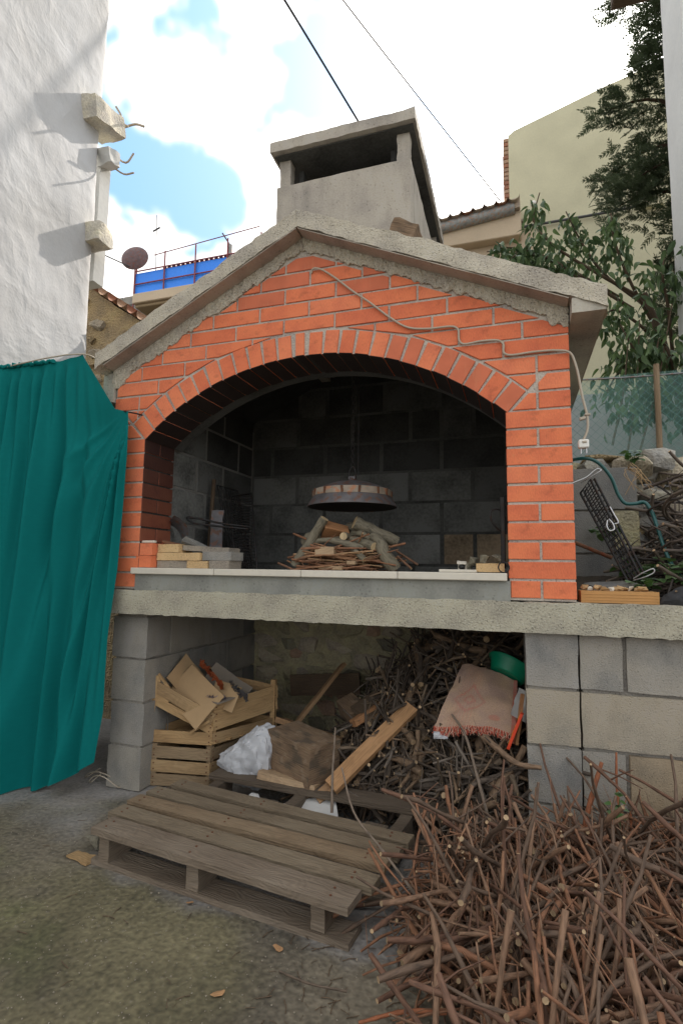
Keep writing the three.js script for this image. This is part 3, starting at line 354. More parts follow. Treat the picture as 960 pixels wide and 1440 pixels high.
{
  const h = thing('stone_outbuilding', 'old tan rubble outbuilding with a tiled verge between white house and fireplace', 'building', [-3.3, 1.5, -1.4]);
  const sh = new THREE.Shape([[-1.2, -1.5], [1.0, -1.5], [1.0, 1.0], [0.50, 1.395], [0.0, 1.72], [-0.25, 1.93], [-1.2, 2.5]].map(p => new THREE.Vector2(...p)));
  mesh('wall', rough(new THREE.ExtrudeGeometry(sh, { depth: 0.35, bevelEnabled: false, steps: 4 }), 0.012, 6).translate(0, 0, 0.02), M.stoneTan, h);
  // stones of the gable, laid on the face as the plaster has fallen
  for (let r = 0; r < 9; r++) for (let c = 0; c < 7; c++) { const x = -0.55 + c * 0.16 + (r % 2) * 0.08, y = 0.85 + r * 0.11; if (y > 1.62 - 0.66 * (x) || R() < 0.2) continue; const q = mesh('stone', rock(rr(0.11, 0.17), rr(0.07, 0.1), 0.1, 12), R() < 0.6 ? M.stoneTan : M.stone, h); q.position.set(x, y, 0.36); }
  // verge: the end tiles of the roof, dark beneath
  mesh('verge_board', at(uvBox(new THREE.BoxGeometry(1.2, 0.05, 1.0)), 0, 0, 0), M.dark, h).position.set(0.3, 1.56, -0.3); h.children.at(-1).rotation.z = -0.60;
  for (let i = 0; i < 9; i++) { const t = new THREE.CylinderGeometry(0.052, 0.046, 0.5, 8, 1, true, -Math.PI / 2, Math.PI).rotateX(Math.PI / 2); const m = mesh('roof_tile', uvBox(t), i % 2 ? M.tile : M.stonePink, h); m.rotation.set(0, 0, -0.6); m.position.set(-0.15 + i * 0.095, 1.90 - i * 0.064, 0.2); }
}
{
  const h = thing('terrace_building', 'grey block building with a brown terrace slab far behind the roof slope', 'building', [-5.5, 1.6, -4.8]);
  mesh('wall', at(uvBox(new THREE.BoxGeometry(1.6, 3.6, 2)), 0.6, 1.8, -0.9), M.blockB, h); mesh('terrace_slab', at(cbox(3.0, 0.16, 1.1, 0.01), 1.08, 3.72, -0.12), M.beige, h); mesh('slab_underside', at(cbox(2.96, 0.05, 1.04, 0.01), 1.08, 3.612, -0.14), std([0.3, 0.22, 0.13], T.plain), h);
  for (let r = 0; r < 9; r++) for (let c = 0; c < 5; c++) mesh('block', at(cbox(0.35, 0.15, 0.06, 0.008), -0.75 + c * 0.36 + (r % 2) * 0.17 - 0.3, 2.62 + r * 0.16, 0.08), pick([M.blockB, M.blockA, M.stoneGrey]), h);
  mesh('roof', at(uvBox(new THREE.BoxGeometry(2.6, 0.1, 0.8)), 1.1, 4.3, -1.0), M.tile, h);
  const rl = thing('terrace_railing', 'red terrace railing backed with a bright blue tarpaulin', 'railing', [-5.96, 5.4, -4.45]);
  mesh('tarpaulin', at(uvBox(new THREE.BoxGeometry(2.6, 0.36, 0.006)), 1.3, 0.22, -0.03), M.tarp, rl);
  for (const y of [0.2, 0.42]) mesh('rail', tube([V(0, y, 0), V(2.6, y, 0)], 0.012, 6), M.rail, rl); mesh('top_rail', tube([V(0.33, 0.66, -0.02), V(2.2, 0.79, -0.02)], 0.008, 5), M.rail, rl);
  for (let i = 0; i < 5; i++) mesh('rail_post', tube([V(i * 0.56, -0.25, 0.0), V(i * 0.56, i ? 0.68 : 0.5, 0.0)], 0.013, 6), M.rail, rl);
  for (let i = 0; i < 26; i++) mesh('roof_tile', at(uvBox(new THREE.CylinderGeometry(0.035, 0.035, 0.2, 6, 1, true).rotateX(Math.PI / 2)), 0.5 + i * 0.085, 0.45, -0.18), M.tile, rl).visible = true;
  const d = thing('satellite_dish', 'dark round satellite dish at the end of the blue tarpaulin railing', 'satellite dish', [-5.98, 5.78, -4.5]);
  const dg = new THREE.SphereGeometry(0.42, 24, 8, 0, Math.PI * 2, 0, 0.55); dg.rotateX(Math.PI / 2).translate(0, 0, -0.36); const dm = mesh('dish', uvBox(dg), M.dish, d); dm.position.set(0, 0.28, 0.05); dm.rotation.set(-0.15, 0.3, 0);
  mesh('mast', tube([V(0, -0.4, 0), V(0, 0.26, 0)], 0.02, 6), M.rail, d); mesh('feed_arm', tube([V(0, 0.1, 0.05), V(-0.35, 0.2, 0.45)], 0.01, 5), M.wire, d);
  const an = thing('roof_antenna', 'thin roof antenna mast against the sky beyond the satellite dish', 'antenna', [-5.67, 5.6, -4.6]);
  mesh('mast', tube([V(0, 0, 0), V(-0.05, 1.25, 0)], 0.006, 5), M.wire, an); mesh('crossbar', tube([V(-0.1, 0.98, 0), V(0.06, 0.98, 0.05)], 0.014, 5), M.wire, an);
  const po = thing('terrace_post', 'short slanting metal post at the far end of the blue terrace', 'post', [-4.27, 5.9, -4.5]); mesh('post', tube([V(0, -0.2, 0), V(0, 0.1, 0)], 0.04, 6), M.gutter, po); mesh('prong', tube([V(0, 0.1, 0), V(-0.14, 0.32, 0)], 0.012, 5), M.wire, po);
}
{
  const h = thing('yellow_house', 'tall pale yellow house with a sloping roof edge behind the trees', 'house', [1, 1.6, -5.4]);
  const sh = new THREE.Shape([[-1.55, 0], [4, 0], [4, 7.3], [0.12, 6.36], [-1.12, 5.99], [-1.2, 5.93], [-1.2, 4.37], [-1.55, 4.35]].map(p => new THREE.Vector2(...p)));
  mesh('wall', uvBox(new THREE.ExtrudeGeometry(sh, { depth: 0.4, bevelEnabled: false }).translate(0, 0, -0.4)), M.yellow, h);
  for (let i = 0; i < 22; i++) mesh('brick', at(cbox(0.10, 0.06, 0.3, 0.008), -1.225 + rr(-0.01, 0.01), 4.45 + i * 0.068, -0.16), pick([M.tile, M.stonePink]), h);
  mesh('pipe', tube(curve([[-2.2, 4.27, 0.05], [-1.45, 4.40, 0.05], [0, 4.42, 0.05], [0.62, 4.44, 0.05]], 20), 0.02, 6), M.wire, h); mesh('bracket', at(cbox(0.2, 0.1, 0.1), 0.64, 4.44, 0.05), M.yellow, h);
  const win = mesh('window', at(cbox(1.0, 1.9, 0.08, 0.01), 1.45, 3.3, 0.0), M.winRim, h); mesh('pane', at(cbox(0.84, 1.72, 0.03, 0.004), 1.45, 3.3, 0.05), M.pane, win);
  const r = thing('tiled_outbuilding', 'low beige house with grey gutter and rounded clay roof tiles beside yellow house', 'house', [-1.0, 1.6, -5.1]);
  mesh('wall', at(uvBox(new THREE.BoxGeometry(2.2, 4.3, 1.4)), 0, 2.15, -0.9), M.beige, r); mesh('gutter', uvBox(new THREE.CylinderGeometry(0.085, 0.085, 2.05, 10, 1, true, 0, Math.PI * 2).rotateZ(Math.PI / 2 + 0.1).translate(-0.16, 4.46, 0.0)), M.gutter, r); mesh('cornice', at(cbox(2.1, 0.36, 0.2, 0.01), -0.1, 4.36, -0.13), M.beige, r);
  for (let i = 0; i < 14; i++) { const m = mesh('roof_tile', uvBox(new THREE.CylinderGeometry(0.08, 0.095, 0.5, 9, 1, true, -Math.PI / 2, Math.PI).rotateX(Math.PI / 2)), i % 3 ? M.tileGrey : M.tile, r); m.position.set(-1.2 + i * 0.158, 4.50 + i * 0.0155, -0.10); m.rotation.x = 0.12; }
  mesh('tile_bedding', uvBox(new THREE.BoxGeometry(2.15, 0.14, 0.2).rotateZ(0.098).translate(-0.14, 4.50, -0.05)), M.tileGrey, r); mesh('roof', at(uvBox(new THREE.BoxGeometry(2.2, 0.03, 1.5)), -0.1, 4.50, -0.95), M.tileGrey, r).rotation.x = 0.0;
  const c = thing('vent_pipe', 'small dark vent pipe with a white cap before the yellow house', 'vent pipe', [0.12, 6.12, -5.2]); mesh('pipe', tube([V(0, -0.14, 0), V(0, 0.10, 0)], 0.024, 8), M.rust, c); mesh('cap', at(uvBox(new THREE.SphereGeometry(0.045, 10, 6)), 0, 0.12, 0), M.socket, c);
}
{
  const h = thing('plastered_house', 'pale plastered house corner and dark eave standing in front of the conifer', 'house', [2.23, 1.0, -2.2]);
  mesh('wall', at(rbox(2.3, 7.5, 0.5, 0.006, 0.15, 5, 50), 0.0, 3.75, -0.1), M.plasterPlain, h); const e = mesh('eave', at(cbox(1.3, 0.09, 0.1, 0.01), -1.11, 3.965, 0.85), M.dark, h); mesh('bracket', at(cbox(0.12, 0.1, 0.9, 0.01), -0.7, 4.05, 0.4), M.dark, h); 
  const gw = thing('garden_wall', 'pale lilac plastered garden wall glimpsed behind the fruit tree', 'wall', [0.6, 1.6, -3.6]); mesh('wall', at(uvBox(new THREE.BoxGeometry(4.4, 1.3, 0.2)), 0.4, 0.65, 0), M.lilac, gw);
}
// power lines across the sky
tag(mesh('power_line', tube(curve([[-3.4, 8.72, -1.8], [-2.752, 7.959, -2.996], [-2.105, 7.119, -4.164], [-1.4, 6.2, -5.4]], 24), 0.014, 5), M.black), 'thick black power line running down behind the chimney', 'power line');
tag(mesh('power_line', tube(curve([[-3.3, 9.2, -1.9], [-2.084, 7.989, -3.229], [-0.212, 6.172, -5.176]], 24), 0.008, 5), M.wire), 'thin grey wire running down to the tiled roof gutter', 'power line');

// ---------- green curtain ----------
{
  const c = thing('green_curtain', 'dark green fabric curtain gathered on a cord and hooked to the brick pier', 'curtain', [-2.6, 0, 0.08]);
  const NU = 270, NV = 150, nail = [-2.082, 1.885];
  const poly = (pts, t) => { const L = [0]; for (let i = 1; i < pts.length; i++) L.push(L[i - 1] + Math.hypot(pts[i][0] - pts[i - 1][0], pts[i][1] - pts[i - 1][1])); let d = t * L.at(-1), i = 1; while (i < pts.length - 1 && L[i] < d) i++; const k = (d - L[i - 1]) / (L[i] - L[i - 1]); return [mix(pts[i - 1][0], pts[i][0], k), mix(pts[i - 1][1], pts[i][1], k)]; };
  const top = [[-3.45, 2.06], [-2.973, 2.118], [-2.668, 2.172], [-2.395, 2.222], [-2.3, 2.09], [-2.174, 1.91], nail], bot = [[-3.45, 0.03], [-2.95, 0.01], [-2.70, 0.0], [-2.46, 0.012], [-2.28, 0.09], [-2.14, 0.175]], left = [[-3.45, 2.06], [-3.45, 0.03]], right = [nail, [-2.077, 1.66], [-2.088, 1.089], [-2.108, 0.743], [-2.116, 0.407], [-2.14, 0.175]];
  const pos = [], uv = [], idx = [];
  for (let j = 0; j <= NV; j++) for (let i = 0; i <= NU; i++) {
    const u = i / NU, v = j / NV, a = poly(top, u), b = poly(bot, u), l = poly(left, v), r = poly(right, v), q = k => (1 - v) * a[k] + v * b[k] + (1 - u) * l[k] + u * r[k] - ((1 - u) * (1 - v) * left[0][k] + u * (1 - v) * nail[k] + (1 - u) * v * left[1][k] + u * v * bot.at(-1)[k]);
    let x = q(0), y = q(1); const hang = smooth(0, 0.06, v);
    // gathers falling from the cord, opening out as they drop
    const gx = (x + 3.45) + 0.02 * Math.sin(y * 2.2 + x * 2), cordside = smooth(-2.14, -2.50, x + 0.16 * (y - 1.4));
    const tight = Math.sin(gx * 104 + 1.8 * Math.sin(gx * 9)) * 0.017 * smooth(0.75, 0.02, v) * hang, wide = (1.3 * Math.pow(0.5 + 0.5 * Math.sin(gx * 40 + 1.4 * Math.sin(gx * 5.3) + 0.5 * v), 1.5) - 0.6 + 0.4 * Math.sin(gx * 15 + 2)) * 0.062 * smooth(0.02, 0.35, v), thin = Math.sin(gx * 61 + 2 * Math.sin(gx * 4)) * 0.007;
    // pulls that fan out from the hook: long straight ones downwards, short sagging ones sideways
    const dx = nail[0] - x, dy = nail[1] - y, rad = Math.hypot(dx, dy), th = Math.atan2(dx, dy), bump = (c0, w0, h0, r1, bend) => h0 * Math.exp(-Math.pow((th - c0 - bend * rad) / w0, 2)) * smooth(0.02, 0.3, rad) * smooth(r1, r1 * 0.45, rad);
    const fan = bump(0.03, 0.020, 0.045, 4, 0.005) + bump(0.105, 0.018, 0.055, 4, 0.012) + bump(0.16, 0.02, 0.035, 2.2, 0.01) + bump(0.25, 0.03, 0.016, 1.6, -0.01) + bump(0.52, 0.06, 0.022, 0.9, -0.25) + bump(0.85, 0.07, 0.026, 0.75, -0.45) + bump(1.2, 0.07, 0.022, 0.6, -0.5);
    // long soft folds down the middle of the cloth
    const mid = 0.060 * Math.exp(-Math.pow((x + 2.50 - 0.12 * (y - 1.0)) / 0.035, 2)) * smooth(0.15, 0.5, v) + 0.02 * Math.exp(-Math.pow((x + 2.38 - 0.05 * (y - 0.8)) / 0.03, 2)) * smooth(0.3, 0.6, v);
    const swag = -0.035 * Math.exp(-Math.pow((x + 2.27) / 0.12, 2) - Math.pow((y - 1.80) / 0.13, 2));
    let z = (tight + thin * smooth(0.9, 0.2, v)) * cordside + wide * (0.12 + 0.88 * cordside) + fan + mid + swag + 0.008 * fbm3(x * 3, y * 2, 3, 3) + 0.05 * v * smooth(-2.15, -2.7, x) + 0.15 * smooth(-2.42, -2.95, x);
    z *= 1 - 0.75 * smooth(0.06, 0, rad); pos.push(x + 2.6, y, z); uv.push(x, y);
    if (i < NU && j < NV) { const k = j * (NU + 1) + i; idx.push(k, k + NU + 1, k + 1, k + 1, k + NU + 1, k + NU + 2); }
  }
  const g = new THREE.BufferGeometry(); g.setAttribute('position', new THREE.Float32BufferAttribute(pos, 3)); g.setAttribute('uv', new THREE.Float32BufferAttribute(uv, 2)); g.setIndex(idx); g.computeVertexNormals(); mesh('cloth', g, M.teal, c);
  const hem = tube([...Array(90).keys()].map(i => { const q = poly(top, i / 89 * 0.585); return V(q[0] + 2.6, q[1] + 0.004 * Math.sin(i * 1.9), 0.15 * smooth(-2.42, -2.95, q[0]) + 0.006 * Math.sin(i * 2.7) + 0.006); }), i => 0.011 + 0.003 * Math.sin(i * 210), 8); mesh('gathered_hem', hem, M.teal, c);
  mesh('cord', tube(curve([[-1.2, 2.02, 0.15], [-0.373, 2.116, 0.15], [0.205, 2.224, 0.004], [0.23, 2.226, -0.1], [0.36, 2.2, -0.2]], 20), 0.004, 5), M.cable, c);
  mesh('hook', tube([V(0.50, 1.886, 0.01), V(0.53, 1.888, -0.05), V(0.54, 1.888, -0.09)], 0.004, 5), M.iron, c);
}
// ---------- cable and socket on the front ----------
{
  const c = thing('extension_cable', 'beige electric cable clipped across the brick gable with a white socket hanging free', 'cable', [0.04, 1.62, 0.012]);
  const o = V(0.04, 1.62, 0.012), P = [[-1.128, 2.512, 0.006], [-1.115, 2.53, 0.012], [-1.08, 2.522, 0.014], [-1.008, 2.47, 0.012], [-0.92, 2.39, 0.012], [-0.833, 2.318, 0.014], [-0.74, 2.235, 0.012], [-0.66, 2.178, 0.012], [-0.573, 2.16, 0.012], [-0.46, 2.155, 0.012], [-0.44, 2.14, 0.013], [-0.435, 2.09, 0.012], [-0.42, 2.072, 0.012], [-0.34, 2.075, 0.013], [-0.27, 2.068, 0.012], [-0.254, 2.05, 0.013], [-0.253, 2.015, 0.012], [-0.235, 2.002, 0.012], [-0.13, 2.003, 0.014], [-0.05, 2.0, 0.012], [0.0, 1.985, 0.014], [0.022, 1.93, 0.012], [0.042, 1.8, 0.012], [0.058, 1.71, 0.012], [0.056, 1.66, 0.012], [0.042, 1.625, 0.012]];
  mesh('cord', tube(curve(P, 150).map(p => p.sub(o)), 0.0048, 7), M.cable, c); const cl = mesh('clip', at(cbox(0.022, 0.012, 0.016, 0.002), 0.018, 0.088, 0), M.cable, c); cl.rotation.z = 0.2; mesh('clip', at(cbox(0.02, 0.008, 0.016, 0.002), 0.018, 0.104, 0), M.cable, c);
  const s = mesh('socket', at(cbox(0.038, 0.034, 0.03, 0.004), 0, -0.014, 0), M.socket, c); mesh('pin', tube([V(-0.01, -0.03, 0.004), V(-0.01, -0.052, 0.004)], 0.0022, 6), M.chrome, s); mesh('pin', tube([V(0.01, -0.03, 0.004), V(0.01, -0.052, 0.004)], 0.0022, 6), M.chrome, s); mesh('switch', at(cbox(0.016, 0.008, 0.006, 0.001), 0.002, -0.008, 0.016), M.cable, s);
}
// ---------- pallet ----------
{
  const p = thing('wooden_pallet', 'weathered grey wooden pallet with a missing deck board, lying on the mossy ground', 'pallet', [-1.2, 0, 0.35]), o = V(-1.2, 0, 0.35);
  const board = (name, a, b, w, t, m, y) => { const A = V(a[0], y, a[1] - w / 2).sub(o), B = V(b[0], y, b[1] - w / 2).sub(o), L = A.distanceTo(B); const q = mesh(name, rough(new THREE.BoxGeometry(L, t, w, 16, 2, 4), 0.0022, 9, 0.5), m, p); span(q, A, B); q.rotateX(rr(-0.015, 0.015)); return q; };
  const D = [[[-1.725, 0.562], [-0.69, 0.70], 0.100, M.palletA], [[-1.755, 0.44], [-0.652, 0.585], 0.080, M.palletC], [[-1.76, 0.328], [-0.642, 0.458], 0.073, M.palletB], [[-1.74, 0.233], [-0.618, 0.377], 0.068, M.palletC], [[-1.69, 0.128], [-0.597, 0.285], 0.066, M.palletC]];
  for (const [a, b, w, m] of D) board('deck_board', a, b, w, 0.024, m, 0.131);
  board('deck_board', [-1.60, -0.035], [-0.50, 0.02], 0.105, 0.022, M.palletD, 0.131);
  const f = (x, t) => 0.578 + (x + 1.76) * 0.114 - t;
  for (const x of [-1.675, -1.27, -0.80]) for (const [t, n] of [[0.075, 0], [0.30, 1], [0.52, 2]]) { const q = mesh('block', rough(new THREE.BoxGeometry(0.048, 0.096, 0.20, 2, 3, 4), 0.003, 12, 0.5), n === 2 ? M.palletD : M.palletA, p); q.position.set(x + (n === 2 ? 0.13 : 0) - o.x, 0.069, f(x, t + 0.05) - 0.02 - o.z); q.rotation.y = -0.09; }
  board('bottom_board', [-1.74, 0.535], [-0.70, 0.66], 0.10, 0.02, M.palletA, 0.0105); board('bottom_board', [-1.72, 0.30], [-0.66, 0.42], 0.09, 0.02, M.palletA, 0.0105); board('bottom_board', [-1.62, 0.02], [-0.56, 0.09], 0.1, 0.02, M.palletD, 0.0105);
  for (const x of [-1.70, -1.27, -0.78]) { const q = mesh('cross_board', at(uvBox(new THREE.BoxGeometry(0.5, 0.014, 0.09)), 0, 0, 0), M.palletD, p); q.rotation.y = Math.PI / 2 - 0.1; q.position.set(x - o.x, 0.111, f(x, 0.32) - o.z); }
  for (let i = 0; i < 5; i++) { const [a, b, w] = D[i]; for (const t of [0.04, 0.42, 0.93]) for (const s of [0.3, 0.7]) { const n = mesh('nail', new THREE.CylinderGeometry(0.004, 0.004, 0.004, 6), M.rust, p); n.position.set(mix(a[0], b[0], t) - o.x, 0.1435, mix(a[1], b[1], t) - w * s - o.z); } }
}
// ---------- fruit crates ----------
function crate(root, A, B, C, D, h, rows, m, opts = {}) {          // four foot corners in order, h high, slats on each side
  const o = root.position, c = [A, B, C, D].map(p => V(...p).sub(o)), up = V(0, 1, 0);
  c.forEach((p, i) => { const q = mesh('corner_post', at(uvBox(new THREE.BoxGeometry(0.026, h + (opts.tall?.[i] ?? 0.0), 0.026)), 0, (h + (opts.tall?.[i] ?? 0)) / 2, 0), m[1], root); q.position.copy(p); const n = c[(i + 1) % 4].clone().sub(p); q.rotation.y = Math.atan2(-n.z, n.x); const inn = c[(i + 2) % 4].clone().sub(p).setY(0).normalize().multiplyScalar(0.02); q.position.add(inn); });
  for (let s = 0; s < 4; s++) for (const [y, w, da, db] of rows[s]) { const a = c[s].clone().add(up.clone().multiplyScalar(y + (da ?? 0))), b = c[(s + 1) % 4].clone().add(up.clone().multiplyScalar(y + (db ?? 0))), L = a.distanceTo(b); const q = mesh('slat', rough(new THREE.BoxGeometry(L, w, 0.007, 10, 2, 1), 0.0012, 14, 0.5), pick(m), root); span(q, a, b); q.position.add(V(0, 0, 0)); for (const t of [-1, 1]) for (const k of [-1, 1]) { const n = mesh('nail', new THREE.CylinderGeometry(0.0035, 0.0035, 0.003, 6).rotateX(Math.PI / 2).translate(t * (L / 2 - 0.016), k * w * 0.25, 0.0045), M.rust, q); n.name = 'nail'; } }
  for (let i = 0; i < 5; i++) { const t = (i + 0.5) / 5, a = c[0].clone().lerp(c[3], t), b = c[1].clone().lerp(c[2], t), L = a.distanceTo(b); const q = mesh('base_slat', uvBox(new THREE.BoxGeometry(L, 0.006, 0.075)), m[0], root); span(q, a.setY(a.y + 0.012), b.setY(b.y + 0.012)); }
}
{
  const a = thing('fruit_crate', 'lower slatted wooden fruit crate, standing upright on the ground under another', 'crate', [-1.85, 0, -0.38], 0, undefined);
  const lo = [[0.032, 0.056], [0.098, 0.056], [0.166, 0.056]];
  crate(a, [-2.0, 0.003, -0.135], [-1.69, 0.003, -0.185], [-1.60, 0.003, -0.60], [-1.93, 0.003, -0.56], 0.205, [lo, lo, lo, lo], [M.crateOld, M.crateOld, M.crateB]);
  const b = thing('fruit_crate', 'broken upper fruit crate with loose slanting slats, holding a cardboard box', 'crate', [-1.82, 0.21, -0.34]);
  crate(b, [-2.035, 0.212, -0.14], [-1.69, 0.212, -0.20], [-1.50, 0.225, -0.55], [-1.92, 0.225, -0.55], 0.20, [[[0.03, 0.06], [0.12, 0.042, 0.10, -0.05], [0.16, 0.06, 0.13, -0.035]], [[0.03, 0.055], [0.11, 0.06, -0.01, 0.02], [0.165, 0.07, 0, 0.03]], [[0.03, 0.055], [0.12, 0.055], [0.22, 0.05, -0.02, 0.03]], [[0.03, 0.055], [0.13, 0.06, 0, 0.05]]], [M.crate, M.crate, M.crateB], { tall: [0.06, 0.02, 0.06, 0.10] });
  const sl = (A, B2, w) => { const q = mesh('broken_slat', uvBox(new THREE.BoxGeometry(V(...A).distanceTo(V(...B2)), w, 0.006)), M.crate, b); span(q, V(...A).sub(b.position), V(...B2).sub(b.position)); }; sl([-2.04, 0.47, -0.14], [-1.93, 0.41, -0.16], 0.03); sl([-1.80, 0.27, -0.16], [-1.70, 0.335, -0.185], 0.012); sl([-2.01, 0.36, -0.13], [-1.99, 0.54, -0.15], 0.03); sl([-1.99, 0.55, -0.15], [-1.89, 0.43, -0.17], 0.014);
}
{
  const b = thing('cardboard_box', 'torn open cardboard box tilted on its side inside the upper crate', 'box', [-1.80, 0.42, -0.32]);
  const pan = (w, h, x, y, z, rx, ry, rz, m = M.card) => { const q = mesh('panel', rough(new THREE.BoxGeometry(w, h, 0.005, 12, 10, 1), 0.004, 8, 0.6), m, b); q.position.set(x, y, z); q.rotation.set(rx, ry, rz); };
  pan(0.31, 0.20, -0.02, 0.02, 0.10, -0.55, -0.1, -0.55); pan(0.26, 0.15, 0.05, 0.03, -0.10, -0.4, 0.2, -0.45, M.cardIn); pan(0.28, 0.2, 0.06, 0.02, 0.0, -1.45, 0, -0.4, M.cardIn); pan(0.2, 0.17, -0.13, 0.08, 0.0, -0.5, 1.2, -0.4); pan(0.15, 0.13, 0.13, 0.02, 0.05, -0.4, 0.1, -0.2);
  const foil = (name, label, m, pts, w) => { const c = curve(pts, 14), pos = []; const g = new THREE.PlaneGeometry(1, 1, 14, 4), p = g.attributes.position; for (let i = 0; i < p.count; i++) { const k = Math.round((p.getX(i) + 0.5) * 14), v = p.getY(i); const q = c[k]; p.setXYZ(i, q.x + v * w * 0.3 + 0.006 * Math.sin(k * 2.1 + v * 5), q.y + v * w * 0.7 + 0.008 * Math.sin(k * 1.7 + v * 8), q.z + v * w * 0.5 + 0.012 * Math.sin(k * 2.9 + v * 11)); } g.computeVertexNormals(); g.computeBoundingBox(); const ce = V(); g.boundingBox.getCenter(ce); g.translate(-ce.x, -ce.y, -ce.z); const o = mesh(name, g, m); o.position.copy(ce); tag(o, label, 'wrapper'); };
  foil('foil_wrapper', 'crumpled red and brown foil wrapper lying across the cardboard box', M.foil, [[-1.83, 0.60, -0.28], [-1.78, 0.57, -0.27], [-1.72, 0.54, -0.24], [-1.66, 0.49, -0.24]], 0.06);
  foil('foil_wrapper', 'crumpled black wrapper lying on the crate beside the red foil wrapper', M.foil2, [[-1.66, 0.50, -0.30], [-1.62, 0.48, -0.28], [-1.57, 0.46, -0.27], [-1.54, 0.435, -0.28]], 0.06);
  foil('foil_wrapper', 'shiny purple silver wrapper sticking out below the cardboard box edge', M.foil3, [[-1.74, 0.44, -0.22], [-1.70, 0.44, -0.21], [-1.64, 0.44, -0.23]], 0.03);
}
// ---------- white bag, paper, rubbish ----------
{
  const g = new THREE.SphereGeometry(0.17, 84, 60), p = g.attributes.position;
  for (let i = 0; i < p.count; i++) { let x = p.getX(i), y = p.getY(i), z = p.getZ(i); const n = 1 - 2 * Math.abs(fbm3(x * 9 + 2 + y * 3, y * 2.5, z * 9, 2)), n2 = 1 - 2 * Math.abs(fbm3(x * 20 + 2 - y * 7, y * 6 + x * 3, z * 20 + 9, 2)), n3 = 1 - 2 * Math.abs(fbm3(x * 30 + 5, y * 22 + x * 9, z * 30, 2)); const k = 0.70 + 0.24 * n + 0.13 * n2 + 0.04 * n3; const f = smooth(-0.15, 0.15, x); p.setXYZ(i, x * 1.05 * k, y * k * mix(0.55, 1.15, f) + 0.06 * f, z * 0.7 * k); }
  g.computeVertexNormals(); solo('plastic_bag', toCreasedNormals(g, 0.4), M.bag, 'crumpled white plastic bag squeezed between the crates and the timber block', 'bag', [-1.46, 0.16, -0.18]).scale.set(0.92, 0.88, 0.9);
  const sheet = (name, label, cat, pts, m) => { const g2 = new THREE.PlaneGeometry(1, 1, 10, 10), q = g2.attributes.position; const [a, b, c, d] = pts.map(k => V(...k)); for (let i = 0; i < q.count; i++) { const u = q.getX(i) + 0.5, v = 0.5 - q.getY(i); const k = a.clone().lerp(b, u).lerp(d.clone().lerp(c, u), v); k.y += 0.008 * fbm3(u * 4, v * 4, 2, 2); q.setXYZ(i, k.x, k.y, k.z); } g2.computeVertexNormals(); const ce = a.clone().add(c).multiplyScalar(0.5); g2.translate(-ce.x, -ce.y, -ce.z); const o = mesh(name, uvBox(g2), m); o.position.copy(ce); tag(o, label, cat); };
  sheet('paper_sheet', 'grey white paper sheet lying under the plank end behind the pallet', 'paper', [[-1.13, 0.10, -0.02], [-0.99, 0.12, -0.06], [-0.90, 0.05, 0.13], [-1.08, 0.06, 0.11]], M.paper);
  for (let i = 0; i < 7; i++) solo('rubbish_scrap', rough(new THREE.SphereGeometry(rr(0.02, 0.035), 10, 8), 0.014, 20, 0.3), i % 3 ? M.paper : M.bag, 'crumpled pale scrap of rubbish lying in the gap of the pallet', 'rubbish', [-1.45 + i * 0.05 + rr(-0.02, 0.02), 0.045 + rr(0, 0.02), 0.03 + rr(-0.05, 0.05)], 'crumpled scraps behind the pallet');
}
// ---------- timber block and planks ----------
function plank(name, label, A, B, w, t, m, cat = 'plank', roll = 0, group) { const a = V(...A), b = V(...B), q = mesh(name, rough(new THREE.BoxGeometry(a.distanceTo(b), t, w, 14, 2, 4), 0.0025, 8, 0.5), m); span(q, a, b); q.rotateX(roll); tag(q, label, cat, group); return q; }
{
  const g = rough(new THREE.BoxGeometry(0.30, 0.21, 0.19, 20, 14, 12), 0.0013, 9, 0.9); const o = solo('timber_block', g, M.timberEnd, 'squared dark brown block of old timber resting before the planks', 'timber block', [-1.19, 0.225, -0.17]); o.rotation.set(0.03, -0.46, -0.07);
  plank('plank', 'longest orange brown plank leaning up across the heap of grey branches', [-0.70, 0.46, -0.32], [-1.0, 0.165, -0.03], 0.072, 0.028, M.fresh, 'plank', -0.5);
  plank('plank', 'dark weathered board lying high on the branches with a split end', [-0.69, 0.55, -0.86], [-0.98, 0.375, -0.42], 0.15, 0.03, M.dark, 'board', -0.2);
  plank('plank', 'split orange end of wood poking out below the dark board', [-0.80, 0.47, -0.62], [-1.0, 0.345, -0.36], 0.05, 0.035, M.split, 'plank', 0.3);
  plank('plank', 'narrow split batten beside the dark board on the branches', [-0.62, 0.54, -0.72], [-0.93, 0.35, -0.36], 0.035, 0.03, M.fresh2, 'batten', 0.4);
  plank('plank', 'thin brown lath leaning against the mossy rubble wall', [-1.24, 0.52, -0.95], [-1.38, 0.26, -0.55], 0.045, 0.02, M.fresh2, 'lath', 0.5);
  plank('plank', 'brown board lying flat just behind the timber block', [-1.42, 0.305, -0.42], [-1.07, 0.27, -0.33], 0.09, 0.028, M.fresh2, 'board', -0.3);
  plank('plank', 'dark board standing on edge before the rubble wall', [-1.60, 0.36, -0.98], [-1.15, 0.40, -1.0], 0.02, 0.13, M.dark, 'board', 0);
  plank('plank', 'short pale sawn board under the timber block', [-1.36, 0.155, -0.10], [-1.07, 0.135, -0.07], 0.085, 0.035, M.pale, 'board', -0.15);
  plank('plank', 'thin batten wedged under the longest orange plank', [-0.86, 0.28, -0.19], [-1.06, 0.11, -0.02], 0.05, 0.02, M.fresh2, 'batten', -0.7);
  plank('split_log', 'rough split log end lying behind the timber block', [-1.12, 0.37, -0.62], [-1.0, 0.34, -0.5], 0.10, 0.09, M.timberEnd, 'log', 0.4);
}
